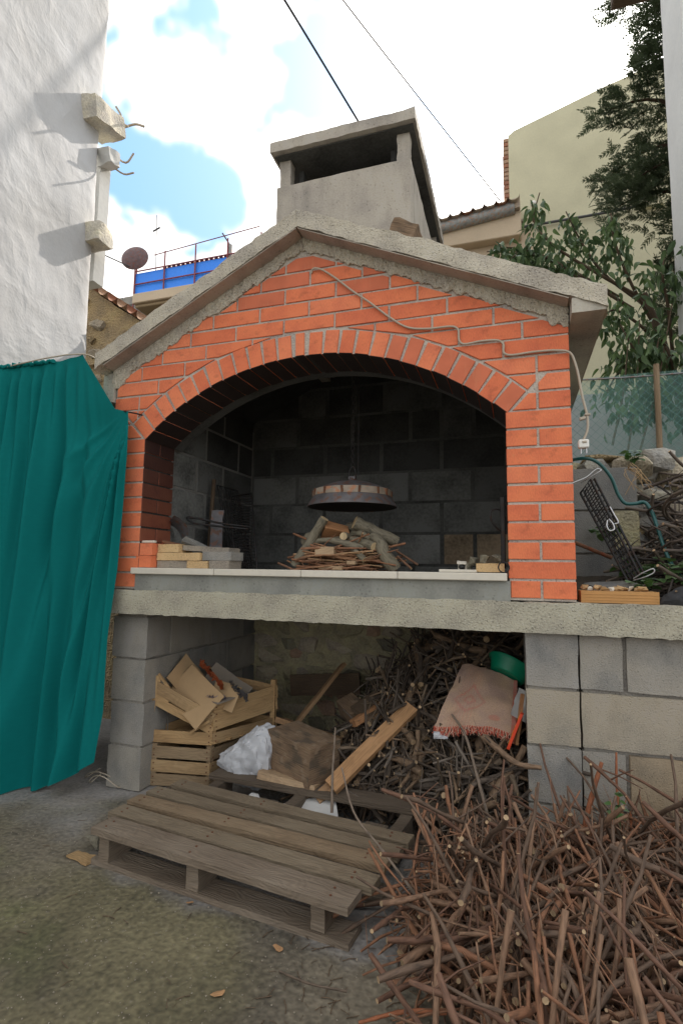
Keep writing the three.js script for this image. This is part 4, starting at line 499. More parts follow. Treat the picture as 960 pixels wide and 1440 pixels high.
// ---------- rubble back wall ----------
{
  const w = thing('rubble_wall', 'mossy rubble stone wall at the back of the wood store', 'wall', [-1.1, 0, -1.28]);
  mesh('mortar', at(rbox(1.86, 0.87, 0.08, 0.008, 0.05), 0, 0.435, 0), M.stoneMoss, w);
  for (let r = 0; r < 8; r++) { let x = -0.9 + rr(-0.05, 0.05); while (x < 0.85) { const ww = rr(0.1, 0.24); const q = mesh('stone', rock(ww, rr(0.095, 0.125), 0.09, 16), pick([M.stoneMoss, M.stoneMoss, M.stoneMoss, M.stonePink, M.stone, M.stoneDark]), w); q.position.set(x + ww / 2, 0.06 + r * 0.107 + rr(-0.012, 0.012), 0.022); q.rotation.z = rr(-0.12, 0.12); x += ww + 0.006; } }
}
// ---------- stick heaps ----------
const BARK = [[0.263, 0.123, 0.064], [0.204, 0.097, 0.052], [0.312, 0.159, 0.086], [0.149, 0.075, 0.045], [0.239, 0.138, 0.082], [0.186, 0.12, 0.08], [0.132, 0.084, 0.055]], GREY = [[0.138, 0.101, 0.07], [0.111, 0.083, 0.061], [0.177, 0.127, 0.083], [0.083, 0.061, 0.044], [0.211, 0.138, 0.083], [0.144, 0.116, 0.091]];
function caneGeo(len, r0, cols, bend, twig, sides = 6) {            // a cutting along x with swollen joints, slight kinks and pale cut ends
  const n = Math.max(4, Math.round(len / 0.055)), pts = []; let y = 0, z = 0, dy = rr(-1, 1) * bend, dz = rr(-1, 1) * bend;
  for (let i = 0; i <= n; i++) { const t = i / n; pts.push(V((t - 0.5) * len, y, z)); if (i % 2 === 1) { dy += rr(-1, 1) * bend * 0.55; dz += rr(-1, 1) * bend * 0.55; } y += dy * len / n; z += dz * len / n; }
  const my = (pts[0].y + pts[n].y) / 2, mz = (pts[0].z + pts[n].z) / 2; pts.forEach(p => { p.y -= my; p.z -= mz; });
  const col = pick(cols), cf = rr(0.65, 1.1), cut = [0.42, 0.29, 0.165].map(q => q * cf), taper = rr(0.45, 0.85);
  const gs = [tube(pts, t => r0 * mix(1, taper, t) * (Math.round(t * n) % 3 === 1 ? 1.3 : 1), sides, col, cut)];
  for (let k = 0; k < twig; k++) { const i = 1 + Math.floor(R() * (n - 2)), a = pts[i], d = V(rr(0.4, 1), rr(-1, 1), rr(-1, 1)).normalize(), l = rr(0.05, 0.2), b = a.clone().addScaledVector(d, l * 0.5).add(V(rr(-1, 1), rr(-1, 1), rr(-1, 1)).multiplyScalar(0.008)), c = a.clone().addScaledVector(d, l); gs.push(tube([a, b, c], t => r0 * mix(0.55, 0.25, t), 5, col, cut)); }
  return gs.length > 1 ? mergeGeometries(gs) : gs[0];
}
function heap({ where, keep, name, label, category, group, stuffName, stuffLabel, variants, inside, h, dir, count, top, rest, scale = [0.75, 1.25] }) {
  const place = (u, out) => { let x, z; do { [x, z] = inside(); } while (h(x, z) < 0.06 || (keep && u > 0.8 && !keep(x, z))); const H = h(x, z), e = 0.02; const d = dir(x, z).normalize(); const s = V(-(h(x + e, z) - h(x - e, z)) / (2 * e), 1, -(h(x, z + e) - h(x, z - e)) / (2 * e)).normalize(); d.addScaledVector(s, -d.dot(s) * 0.75).add(V(rr(-1, 1), rr(-1, 1), rr(-1, 1)).multiplyScalar(0.12)).normalize(); const up = V(rr(-1, 1), rr(-1, 1), rr(-1, 1)).cross(d).normalize(), q = new THREE.Quaternion().setFromRotationMatrix(new THREE.Matrix4().makeBasis(d, up, d.clone().cross(up))); const k = rr(...scale); return { p: V(x, Math.max(0.02, H * u), z), q, k, d }; };
  const protos = variants.map(g => { const m = new THREE.Mesh(g, M.cane); m.castShadow = m.receiveShadow = true; tag(m, label(g.userData.look), category, group(g.userData.look)); return m; });
  for (let i = 0; i < count; i++) { const o = pick(protos).clone(), t = place(mix(top[0], top[1], R())); o.name = numbered(name); if (where) { o.userData.label += ' ' + where(t.p); o.userData.group += ' ' + where(t.p); } o.position.copy(t.p); o.quaternion.copy(t.q); o.scale.setScalar(t.k); scene.add(o); }
  const per = Math.ceil(rest / variants.length), root = new THREE.Group(); root.name = numbered(stuffName); root.userData = { label: stuffLabel, category, kind: 'stuff' }; scene.add(root);
  variants.forEach(g => { const im = new THREE.InstancedMesh(g, M.cane, per); im.name = 'cuttings'; im.castShadow = im.receiveShadow = true; for (let i = 0; i < per; i++) { const t = place(mix(0.12, top[0] + 0.05, Math.pow(R(), 0.6))); im.setMatrixAt(i, new THREE.Matrix4().compose(t.p, t.q, V(t.k, t.k, t.k))); } root.add(im); });
}
{
  // prunings in front of the block pillar
  const edge = z => -0.52 + 0.20 * smooth(0.55, 1.1, z) + 0.42 * smooth(0.42, 0.1, z) + 0.06 * Math.sin(z * 9);
  const hA = (x, z) => { const l = smooth(edge(z) - 0.03, edge(z) + 0.22, x), b = smooth(0.04, 0.16, z), f = smooth(1.62, 1.2, z); return l * b * f * (0.205 + 0.06 * smooth(-0.3, 0.4, x) + 0.05 * fbm3(x * 3.2, z * 3.2, 2, 3)); };
  const vs = []; const add = (look, g) => { g.userData = { look }; vs.push(g); }; for (let i = 0; i < 16; i++) add('slim', caneGeo(rr(0.34, 0.7), rr(0.0038, 0.0066), BARK, 0.5, i % 3 ? 2 : 3, 7)); for (let i = 0; i < 4; i++) add('thick short', caneGeo(rr(0.18, 0.34), rr(0.0075, 0.0108), BARK, 0.42, 1, 8)); for (let i = 0; i < 8; i++) add('very thin', caneGeo(rr(0.26, 0.5), rr(0.0016, 0.003), BARK, 0.55, 3, 5));
  heap({ name: 'vine_cutting', where: p => p.z < 0.38 ? 'at the foot of the block wall' : p.x < -0.25 ? 'beside the pallet end' : 'on the near open side', label: l => `${l} reddish brown vine cutting in big heap,`, category: 'vine cutting', group: l => `${l} vine cuttings`, stuffName: 'vine_cuttings_mass', stuffLabel: 'reddish brown vine cuttings deep inside the big heap before the block pillar', variants: vs, h: hA, inside: () => [rr(-0.68, 1.15), rr(0.06, 1.5)], count: 300, top: [0.84, 1.1], rest: 4200,
    dir: (x, z) => { const k = R(), left = smooth(0.1, -0.35, x); if (k < 0.32) return V(rr(-1, 1), rr(-0.5, 0.5), rr(-1, 1)); const a = mix(rr(-0.9, 0.5), rr(-0.35, 0.45), left); return V(Math.sin(a), rr(-0.15, mix(0.35, 0.75, left)), -Math.cos(a)); } });
  // loose canes that stand out of the heap, each with a look of its own
  const loose = (label, pts, r, col) => { const c = curve(pts, 16), o = c[0].clone(); const m = mesh('vine_cane', tube(c.map(p => p.sub(o)), t => r * mix(1, 0.6, t) * (Math.round(t * 16) % 4 === 1 ? 1.2 : 1), 7, col, [0.42, 0.28, 0.16]), M.cane); m.position.copy(o); return tag(m, label, 'vine cane'); };
  const red = [0.33, 0.115, 0.05], br = [0.26, 0.12, 0.06], gy = [0.2, 0.15, 0.11];
  loose('thick orange red cane standing upright against the wide concrete block', [[-0.02, 0.12, 0.13], [0.0, 0.24, 0.09], [0.03, 0.33, 0.06], [0.062, 0.415, 0.03]], 0.011, red);
  loose('thin reddish cane standing upright beside the thicker orange red one', [[0.10, 0.12, 0.12], [0.11, 0.24, 0.08], [0.106, 0.34, 0.05], [0.112, 0.455, 0.028]], 0.006, red);
  loose('short reddish cane stub standing before the rust stained block', [[0.14, 0.12, 0.12], [0.142, 0.2, 0.09], [0.145, 0.27, 0.06]], 0.007, red);
  loose('thin pale cane reaching out over the pallet boards', [[-0.52, 0.12, 0.55], [-0.66, 0.2, 0.46], [-0.78, 0.25, 0.36], [-0.86, 0.36, 0.26]], 0.005, gy);
  loose('brown cane lying with its end on the pallet corner', [[-0.48, 0.10, 0.72], [-0.58, 0.14, 0.6], [-0.70, 0.19, 0.46]], 0.008, br);
  loose('long brown cane leaning up before the planks', [[-0.95, 0.12, 0.10], [-0.97, 0.24, 0.04], [-0.985, 0.32, -0.02], [-1.0, 0.40, -0.08]], 0.006, gy);
  loose('long cane slanting up in front of the old rug', [[-0.32, 0.16, 0.16], [-0.38, 0.30, 0.02], [-0.44, 0.43, -0.1], [-0.50, 0.48, -0.18]], 0.007, gy);
  loose('orange cane lying on the ground at the near edge of the heap', [[-0.40, 0.06, 0.86], [-0.50, 0.05, 0.88], [-0.60, 0.03, 0.92]], 0.006, red);
  loose('thick grey branch stub sticking out past the block pillar edge', [[-0.36, 0.43, -0.08], [-0.30, 0.40, -0.03], [-0.23, 0.375, 0.03], [-0.145, 0.375, 0.045]], 0.014, [0.22, 0.14, 0.085]);
  // grey branches in the wood store
  const hB = (x, z) => smooth(-1.38, -1.0, x + 0.15 * z) * smooth(mix(-0.10, 0.08, smooth(-0.62, -0.42, x)), mix(-0.26, -0.06, smooth(-0.62, -0.42, x)), z) * mix(0.34, 0.80, smooth(-1.2, -0.45, x)) * mix(0.42, 1, smooth(-0.02, -0.75, z)) + 0.05 * fbm3(x * 4, z * 4, 8, 2);
  const vb = []; const add2 = (look, g) => { g.userData = { look }; vb.push(g); }; for (let i = 0; i < 14; i++) add2('slim', caneGeo(rr(0.22, 0.5), rr(0.005, 0.011), GREY, 0.55, i % 2 ? 1 : 2)); for (let i = 0; i < 5; i++) add2('thick', caneGeo(rr(0.16, 0.3), rr(0.012, 0.018), GREY, 0.5, 1, 8)); for (let i = 0; i < 4; i++) add2('very thin', caneGeo(rr(0.2, 0.45), rr(0.002, 0.004), GREY, 0.5, 3, 5));
  heap({ name: 'dry_branch', where: p => p.y > 0.5 ? 'high up near the back wall' : p.x < -0.72 ? 'behind the planks and pallet' : 'below the rug', label: l => `${l} gnarled grey brown branch heaped under the ledge,`, category: 'branch', group: l => `${l} grey branches under the ledge`, stuffName: 'dry_branches_mass', stuffLabel: 'gnarled grey brown branches deep in the heap under the ledge', variants: vb, h: hB, inside: () => [rr(-1.35, -0.22), rr(-1.2, 0.08)], count: 240, top: [0.88, 1.05], rest: 1500, keep: (x, z) => !(x > -0.64 && x < -0.15 && z > -0.5 && z < -0.10) && !(x < -1.0 && z > -0.45), scale: [0.8, 1.2],
    dir: (x, z) => R() < 0.3 ? V(rr(-1, 1), rr(-0.5, 0.5), rr(-1, 1)) : V(rr(-0.8, 0.8), rr(-0.2, 0.9), rr(-1, 0.2)) });
  for (const [x, y, z, s] of [[-0.78, 0.72, -0.95, 1], [-0.95, 0.58, -1.0, 0.9], [-1.05, 0.5, -0.9, 0.8], [-0.66, 0.76, -1.02, 0.7]]) for (let k = 0; k < 3; k++) loose('thin dark twig sticking up before the mossy rubble wall', [[x, y - 0.25, z + 0.1], [x + rr(-0.03, 0.03), y - 0.08, z + 0.03], [x + rr(-0.06, 0.06), y + 0.03 * s, z], [x + rr(-0.09, 0.09), y + rr(0.06, 0.13) * s, z - 0.02]], 0.006, [0.06, 0.045, 0.034]).userData.group = 'thin dark twigs before the rubble wall';
}
// ---------- rug, bowl, red strip ----------
{
  const r = thing('woven_rug', 'faded beige and red woven rug with a fringe, draped on the branches', 'rug', [-0.38, 0.52, -0.27]);
  const t = tex(512, 1, (u, v) => { const s = 0.5 + 0.5 * Math.sin(u * 2 * Math.PI * 22), w = fbm(u, v, 60, 60, 2, 401), f = fbm(u, v, 4, 4, 4, 405); const med = Math.abs(u - 0.34) + Math.abs(v - 0.45), d = smooth(0.02, 0.0, Math.abs((med * 7) % 1 - 0.5) - 0.18) * smooth(0.30, 0.26, med) * 0.35 + smooth(0.09, 0.06, Math.hypot(u - 0.72, v - 0.22)) * 0.5 + (u > 0.94 ? 0.9 : 0) + s * 0.22 * smooth(0.2, 0.1, Math.abs(u - 0.3)); const k = clamp(d * (0.7 + 0.8 * w + 0.4 * f)); return [mix(0.40, 0.44, k) * (1 + 0.3 * w + 0.2 * f), mix(0.272, 0.095, k) * (1 + 0.3 * w + 0.2 * f), mix(0.195, 0.07, k) * (1 + 0.3 * w), 0.5 + 0.5 * w]; }); t.map.repeat.set(1, 1); t.bumpMap.repeat.set(1, 1);
  const a = V(-0.475, 0.655, -0.42), b = V(-0.225, 0.60, -0.36), c = V(-0.235, 0.425, -0.16), d = V(-0.575, 0.425, -0.17), g = new THREE.PlaneGeometry(1, 1, 30, 24), p = g.attributes.position, surf = (u, v) => { const k = a.clone().lerp(b, u).lerp(d.clone().lerp(c, u), v); k.y += 0.03 * fbm3(u * 2.5, v * 2.5, 4, 3) + 0.02 * Math.sin(u * 3.1); k.z += 0.03 * Math.sin(v * 3.1) + 0.02 * fbm3(u * 3, v * 3, 9, 2); return k.sub(r.position); };
  for (let i = 0; i < p.count; i++) { const k = surf(p.getX(i) + 0.5, 0.5 - p.getY(i)); p.setXYZ(i, k.x, k.y, k.z); } g.computeVertexNormals(); mesh('cloth', g, std([1, 1, 1], t, 0.002, 0.95), r);
  const fr = [], fr2 = []; for (let i = 0; i < 170; i++) { const u = i / 169, s = surf(u, 1), l = rr(0.018, 0.04), q = [s, s.clone().add(V(rr(-0.01, 0.01), -l * 0.5, 0.012)), s.clone().add(V(rr(-0.016, 0.016), -l, rr(0.004, 0.016)))]; (i % 5 < 3 ? fr : fr2).push(tube(q, 0.0017, 4)); }
  const f1 = mesh('fringe', mergeGeometries(fr), std([0.46, 0.10, 0.06], null), r), f2 = mesh('fringe', mergeGeometries(fr2), std([0.50, 0.33, 0.24], null), r); f1.userData.kind = f2.userData.kind = 'stuff';
  const ng = new THREE.PlaneGeometry(0.12, 0.08, 8, 6); const np = ng.attributes.position; for (let i = 0; i < np.count; i++) np.setZ(i, 0.02 * fbm3(np.getX(i) * 30, np.getY(i) * 30, 2, 2)); ng.computeVertexNormals(); const pl = solo('plastic_scrap', ng, M.bag, 'translucent white plastic scrap tucked under the rug edge', 'plastic', [-0.54, 0.40, -0.13]); pl.rotation.set(-0.6, 0.2, 0.1); pl.scale.set(0.5, 0.35, 1.6); pl.position.set(-0.545, 0.395, -0.15);
  const p2 = solo('plastic_scrap', ng.clone(), M.paper, 'grey plastic sheet beside the rug and block pillar', 'plastic', [-0.205, 0.54, -0.2]); p2.rotation.set(-0.3, 0.5, 1.2); 
  const bowl = thing('plastic_bowl', 'green plastic bowl tipped over on top of the rug', 'bowl', [-0.275, 0.635, -0.40]); const prof = [[0.0, 0.0], [0.07, 0.0], [0.078, 0.006], [0.10, 0.055], [0.112, 0.06], [0.112, 0.064], [0.097, 0.062], [0.072, 0.01], [0, 0.006]].map(q => new THREE.Vector2(...q)); const bm2 = mesh('shell', new THREE.LatheGeometry(prof, 36), M.bowl, bowl); bm2.rotation.set(-0.55, 0, -0.42); bm2.position.y = -0.02; const lip = mesh('spout', at(rbox(0.035, 0.006, 0.03, 0.001, 0.02), 0.115, 0.06, 0), M.bowl, bowl); lip.rotation.copy(bm2.rotation); lip.position.y = -0.02;
  const rs = thing('red_packet', 'slim bright red cardboard packet with yellow print beside the block pillar', 'packet', [-0.232, 0.47, -0.1]); const m1 = mesh('sleeve', at(cbox(0.155, 0.032, 0.012, 0.001), 0, 0, 0), M.red, rs); span(m1, V(0.022, 0.058, 0.0), V(-0.032, -0.08, 0.0), V(0, 0.3, 1)); for (const k of [-0.055, 0.05]) { const e = mesh('printed_mark', at(cbox(0.016, 0.016, 0.002, 0.0004), k, 0, 0.0065), std([0.8, 0.42, 0.03], null), m1); e.name = 'printed_mark'; }
  for (let k = 0; k < 4; k++) mesh('printed_line', at(cbox(0.05, 0.002, 0.002, 0.0003), 0, 0.009 - k * 0.006, 0.0065), std([0.7, 0.3, 0.04], null), m1);
  plank('plank', 'small brown stick standing behind the red packet', [-0.205, 0.60, -0.13], [-0.235, 0.40, -0.12], 0.02, 0.012, M.split, 'stick');
}
// ---------- in the hearth ----------
{
  const l = thing('bell_lid', 'big round metal cooking bell lid hung on a chain over the firewood', 'cooking bell lid', [-1.062, 1.44, -0.5]); l.scale.y = 0.86;
  const lathe = (pr, n = 48) => uvBox(new THREE.LatheGeometry(pr.map(q => new THREE.Vector2(...q)), n));
  mesh('skirt', lathe([[0.242, -0.004], [0.246, 0], [0.241, 0.008], [0.213, 0.062], [0.209, 0.062]]), M.lampMetal, l); mesh('inside', lathe([[0.24, 0.0], [0.2, 0.055], [0.1, 0.12], [0, 0.14]]), M.lampIn, l);
  const band = mesh('band', lathe([[0.212, 0.06], [0.216, 0.062], [0.212, 0.102], [0.206, 0.104]]), M.lampBand, l); for (let i = 0; i < 14; i++) { const a = i / 14 * 6.283 + rr(-0.08, 0.08), q = mesh('band_tab', at(cbox(0.012, 0.04, 0.006, 0.001), 0, 0, 0), M.rust, band); q.position.set(Math.sin(a) * 0.216, 0.082, Math.cos(a) * 0.216); q.rotation.y = a; q.rotation.z = rr(-0.2, 0.2); }
  mesh('dome', lathe([[0.206, 0.102], [0.19, 0.112], [0.15, 0.132], [0.10, 0.152], [0.05, 0.163], [0.022, 0.166], [0.022, 0.185], [0.0, 0.186]]), M.lampMetal, l); mesh('boss', at(cbox(0.04, 0.022, 0.04, 0.004), 0, 0.185, 0), M.lampMetal, l);
  const hd = mesh('bail', tube(curve([[-0.02, 0.19, 0], [-0.014, 0.24, 0], [0.0, 0.26, 0], [0.014, 0.24, 0], [0.02, 0.19, 0]], 14), 0.004, 6), M.iron, l);
  for (let i = 0; i < 26; i++) { const k = mesh('chain_link', new THREE.TorusGeometry(0.013, 0.0028, 5, 10).scale(0.7, 1.2, 1), M.iron, l); k.position.set(0, 0.27 + i * 0.0275, 0); k.rotation.y = i % 2 ? Math.PI / 2 : 0; } mesh('rod', tube([V(0.03, 0.2, -0.01), V(0.028, 0.96, -0.01)], 0.0025, 5), M.iron, l);
  const lg = (label, pts, r0, r1, col = [0.19, 0.165, 0.115]) => { const c = curve(pts, 14), o = c[0].clone(); const g = tube(c.map(p => p.sub(o)), t => mix(r0, r1, t) * (1 + 0.08 * Math.sin(t * 17)), 12, col, [0.56, 0.42, 0.24]); return tag((() => { const m = mesh('log', g, M.cane); m.position.copy(o); return m; })(), label, 'log'); };
  lg('thickest grey log lying on top of the firewood with a pale cut end', [[-1.012, 1.345, -0.38], [-0.939, 1.31, -0.42], [-0.80, 1.245, -0.46]], 0.035, 0.03);
  lg('bent grey log curving down to the sill at the right of the firewood', [[-0.91, 1.27, -0.38], [-0.862, 1.235, -0.33], [-0.835, 1.18, -0.31], [-0.785, 1.105, -0.33]], 0.026, 0.036);
  lg('forked grey log leaning up at the firewood with its cut end on top', [[-1.155, 1.362, -0.32], [-1.20, 1.30, -0.33], [-1.245, 1.225, -0.33], [-1.315, 1.115, -0.32]], 0.023, 0.028);
  lg('short grey side limb beside the forked log', [[-1.22, 1.27, -0.38], [-1.27, 1.265, -0.40], [-1.30, 1.24, -0.42]], 0.03, 0.028);
  lg('slim grey log lying across the front of the firewood', [[-1.21, 1.245, -0.34], [-1.14, 1.25, -0.33], [-1.05, 1.235, -0.32], [-0.948, 1.205, -0.33]], 0.013, 0.02);
  lg('grey log across the firewood ending in a pale cut under the bent log', [[-1.13, 1.265, -0.40], [-1.0, 1.25, -0.37], [-0.885, 1.215, -0.30]], 0.016, 0.024);
  lg('slanting grey log with a cut end just above the twigs', [[-1.05, 1.235, -0.34], [-0.98, 1.19, -0.30], [-0.925, 1.15, -0.27]], 0.012, 0.016);
  lg('grey log behind the others with pale split top', [[-1.13, 1.285, -0.48], [-1.05, 1.325, -0.46], [-0.98, 1.30, -0.44]], 0.026, 0.03);
  lg('small grey log end facing out in the middle of the firewood', [[-1.045, 1.275, -0.46], [-1.055, 1.27, -0.33]], 0.02, 0.022); lg('grey log under the thick one with a curved back', [[-1.03, 1.29, -0.42], [-0.97, 1.285, -0.38], [-0.92, 1.255, -0.36]], 0.018, 0.014);
  const ch = solo('log', rough(new THREE.CylinderGeometry(0.055, 0.05, 0.13, 3, 3).rotateZ(1.4), 0.006, 14), M.split, 'orange brown split wedge of firewood between the grey logs', 'log', [-1.115, 1.30, -0.38]); ch.rotation.y = 0.5;
  for (const [x, y, w, h, lb] of [[-1.125, 1.19, 0.10, 0.045, 'pale sawn offcut in the middle of the firewood twigs'], [-0.985, 1.135, 0.045, 0.02, 'small pale offcut low in the firewood twigs'], [-1.09, 1.108, 0.13, 0.02, 'flat pale slat lying on the sill under the firewood twigs']]) solo('offcut', cbox(w, h, 0.05, 0.003), M.pale, lb, 'offcut', [x, y, -0.26]).rotation.y = rr(-0.2, 0.2);
  const TW = [[0.26, 0.12, 0.06], [0.33, 0.17, 0.085], [0.20, 0.10, 0.055], [0.38, 0.23, 0.12]], tv = []; for (let i = 0; i < 10; i++) tv.push(caneGeo(rr(0.24, 0.44), rr(0.0035, 0.0065), TW, 0.14, i % 2));
  const protos = tv.map(g => { const m = new THREE.Mesh(g, M.cane); m.castShadow = m.receiveShadow = true; return tag(m, 'thin brown twig lying flat under the firewood logs on the hearth', 'twig', 'brown twigs under the firewood logs'); });
  for (let i = 0; i < 110; i++) { const o = pick(protos).clone(), k = R(), w = mix(0.34, 0.10, k); o.name = numbered('firewood_twig'); o.position.set(-1.06 + rr(-w, w) * 0.5, 1.07 + 0.14 * k, rr(-0.52, -0.24)); o.rotation.set(rr(0, 6), rr(-0.35, 0.35) + (R() < 0.2 ? rr(-0.9, 0.9) : 0), rr(-0.16, 0.16)); scene.add(o); }
  for (const p of [[[-1.40, 1.13, -0.30], [-1.28, 1.09, -0.26]], [[-1.36, 1.29, -0.4], [-1.25, 1.25, -0.36]], [[-1.39, 1.16, -0.4], [-1.28, 1.18, -0.38]], [[-0.74, 1.235, -0.36], [-0.84, 1.21, -0.34]], [[-0.70, 1.11, -0.3], [-0.78, 1.17, -0.36]], [[-0.69, 1.13, -0.42], [-0.80, 1.2, -0.42]]]) { const o = V(...p[0]); const m = mesh('firewood_twig', tube([V(), V(...p[1]).sub(o)], 0.006, 6, pick(TW), [0.5, 0.36, 0.2]), M.cane); m.position.copy(o); tag(m, 'thin brown twig sticking out sideways from the firewood', 'twig', 'brown twigs sticking out of the firewood'); }
}
{
  // loose bricks stacked on the sill
  const put = (x0, x1, y, h, z, d, m, label) => { const o = solo('loose_brick', at(rbox(x1 - x0, h, d, 0.0016, 0.03, 20), 0, 0, 0), m, label, 'brick', [(x0 + x1) / 2, y + h / 2, z - d / 2]); o.rotation.y = rr(-0.03, 0.03); return o; };
  const Y = 1.097;
  put(-1.955, -1.78, Y, 0.036, -0.045, 0.12, M.fireGrey, 'grey stained brick in the bottom layer of the pale stack on the sill, outer end'); put(-1.776, -1.66, Y, 0.036, -0.04, 0.12, M.fire, 'yellow brick in the bottom layer of the pale stack on the sill'); put(-1.656, -1.545, Y, 0.038, -0.05, 0.12, M.fireGrey, 'greyish brick in the bottom layer of the stack, inner end');
  put(-1.955, -1.835, Y + 0.038, 0.038, -0.04, 0.12, M.fire, 'yellow brick in the middle layer of the stack, outer end'); put(-1.83, -1.70, Y + 0.038, 0.038, -0.036, 0.12, M.fire, 'yellow and grey brick in the middle layer of the stack'); put(-1.695, -1.535, Y + 0.040, 0.042, -0.05, 0.12, M.blockA, 'grey brick in the middle layer of the stack, inner end');
  put(-1.955, -1.83, Y + 0.078, 0.042, -0.045, 0.12, M.fire, 'yellow brick on top of the pale stack, outer end'); const t = put(-1.825, -1.56, Y + 0.083, 0.026, -0.07, 0.11, M.fireGrey, 'long flat brownish brick on top of the stack, tilted inward'); t.rotation.z = -0.05;
  put(-2.052, -1.96, Y + 0.001, 0.058, -0.002, 0.12, M.brickA, 'lower loose red brick beside the pale stack on the sill'); put(-2.045, -1.962, Y + 0.061, 0.062, -0.006, 0.12, M.brickC, 'upper loose red brick beside the pale stack on the sill');
  for (const o of scene.children) if (o.name.startsWith('loose_brick') && (o.material === M.brickA || o.material === M.brickC)) { const n = o.geometry.attributes.position.count; o.geometry.setAttribute('color', new THREE.BufferAttribute(new Float32Array(n * 3).fill(1), 3)); }
  solo('flat_stick', cbox(0.10, 0.012, 0.02, 0.002), M.sill, 'short white flat stick lying across the loose red bricks', 'stick', [-2.01, 1.228, -0.03]);
  const s = thing('steel_scraper', 'curved grey steel scraper blade leaning on the sooty pier behind the red bricks', 'scraper', [-2.0, 1.22, -0.10]); const sg = new THREE.CylinderGeometry(0.12, 0.12, 0.14, 16, 3, true, 0, 1.1); const bl = mesh('blade', uvBox(sg), M.zinc, s); bl.rotation.set(0.2, 2.5, 1.2); bl.position.set(-0.02, 0.03, -0.08); mesh('socket', tube([V(0.03, 0.01, 0), V(0.12, -0.01, -0.04)], 0.012, 8), M.rust, s);
  const sl = solo('slate_piece', rock(0.13, 0.05, 0.1, 10), M.slate, 'broken grey slate piece lying on top of the pale brick stack', 'slate', [-1.80, 1.235, -0.12]); sl.rotation.z = -0.2;
  // grill racks leaning in the corner
  const rk = thing('grill_rack', 'black barbecue grill rack with a long looped handle leaning in the hearth corner', 'grill rack', [-1.75, 1.1, -0.55]), o = rk.position, a = V(-1.97, 1.56, -0.78).sub(o), b = V(-1.80, 1.57, -0.74).sub(o), c = V(-1.60, 1.085, -0.46).sub(o), d = V(-1.76, 1.085, -0.5).sub(o);
  mesh('frame', tube([a, b, c, d, a.clone()], 0.006, 6), M.iron, rk); for (let i = 1; i < 26; i++) { const t2 = i / 26, q = mesh('bar', tube([a.clone().lerp(d, t2), a.clone().lerp(d, t2).lerp(b.clone().lerp(c, t2), 0.5).add(V(0.01, 0.008, 0.01)), b.clone().lerp(c, t2)], 0.0032, 5), M.iron, rk); }
  mesh('handle', tube(curve([[-1.72, 1.33, -0.56], [-1.9, 1.345, -0.46], [-2.0, 1.36, -0.40], [-2.02, 1.385, -0.38], [-1.98, 1.385, -0.40], [-1.86, 1.36, -0.48], [-1.72, 1.345, -0.57]].map(p => [p[0] - o.x, p[1] - o.y, p[2] - o.z]), 30), 0.006, 6), M.iron, rk);
  const r2 = thing('grill_rack', 'second dark grill rack standing flat on the side wall behind the first', 'grill rack', [-1.98, 1.1, -0.82]); const f = [V(-0.03, 0.52, -0.12), V(-0.03, 0.52, 0.14), V(0.1, 0, 0.14), V(0.1, 0, -0.12)]; mesh('frame', tube([...f, f[0].clone()], 0.006, 6), M.iron, r2); for (let i = 1; i < 9; i++) mesh('bar', tube([f[0].clone().lerp(f[1], i / 9), f[3].clone().lerp(f[2], i / 9)], 0.003, 5), M.iron, r2);
  const pl = solo('wooden_pole', tube([V(0, 0, 0), V(0.01, 0.56, -0.02)], 0.013, 8), M.dark, 'dark wooden pole standing in front of the left hearth wall', 'pole', [-2.02, 1.09, -0.62]); const sv = solo('shovel_blade', rough(new THREE.BoxGeometry(0.07, 0.36, 0.012, 4, 12, 1), 0.01, 8), M.lampMetal, 'long brownish metal blade standing beside the wooden pole', 'blade', [-1.93, 1.27, -0.56]); sv.rotation.set(-0.15, 0.3, 0.05);
  // at the right pier
  const hk = thing('fire_iron', 'black wrought iron poker with a bent hook hanging on the pier', 'fire iron', [-0.272, 1.12, -0.14]); mesh('shaft', at(cbox(0.02, 0.31, 0.02, 0.003), 0.0, 0.15, 0), M.iron, hk); mesh('hook', tube(curve([[0, 0.245, 0], [-0.03, 0.25, 0.02], [-0.048, 0.24, 0.03], [-0.046, 0.20, 0.03], [-0.03, 0.175, 0.02], [-0.004, 0.15, 0.005]], 18), 0.004, 6), M.iron, hk); const rg = mesh('ring', new THREE.TorusGeometry(0.021, 0.0026, 6, 20), M.iron, hk); rg.position.set(0.004, 0.0, 0.155);
  const cup = thing('broken_cup', 'small broken white cup lying on the sill near the fire iron', 'cup', [-0.452, 1.114, -0.2]); const cg = mesh('shell', new THREE.CylinderGeometry(0.025, 0.022, 0.04, 18, 1, true, 0.4, 5.0).rotateZ(Math.PI / 2), M.sill, cup); cg.position.y = 0.01; mesh('coal', at(rock(0.03, 0.024, 0.03), 0.0, 0.006, 0), M.black, cup);
  solo('sill_chip', cbox(0.16, 0.012, 0.07, 0.002), M.sill, 'thin white stone chip lying on the sill below the broken cup', 'stone chip', [-0.46, 1.103, -0.12]);
  solo('loose_brick', at(rbox(0.115, 0.036, 0.1, 0.0014, 0.03), 0, 0, 0), M.fire, 'yellow brick lying on the sill against the pier under the fire iron', 'brick', [-0.325, 1.118, -0.14]);
  for (const [x, y, z, w] of [[-0.405, 1.148, -0.22, 0.05], [-0.352, 1.155, -0.17, 0.05], [-0.295, 1.155, -0.15, 0.055], [-0.44, 1.12, -0.42, 0.06]]) solo('charred_wood', rock(w, w * 0.8, 0.05), M.stoneDark, 'small charred lump of wood lying behind the yellow brick by the pier', 'charred wood', [x, y, z], 'charred lumps by the pier');
}
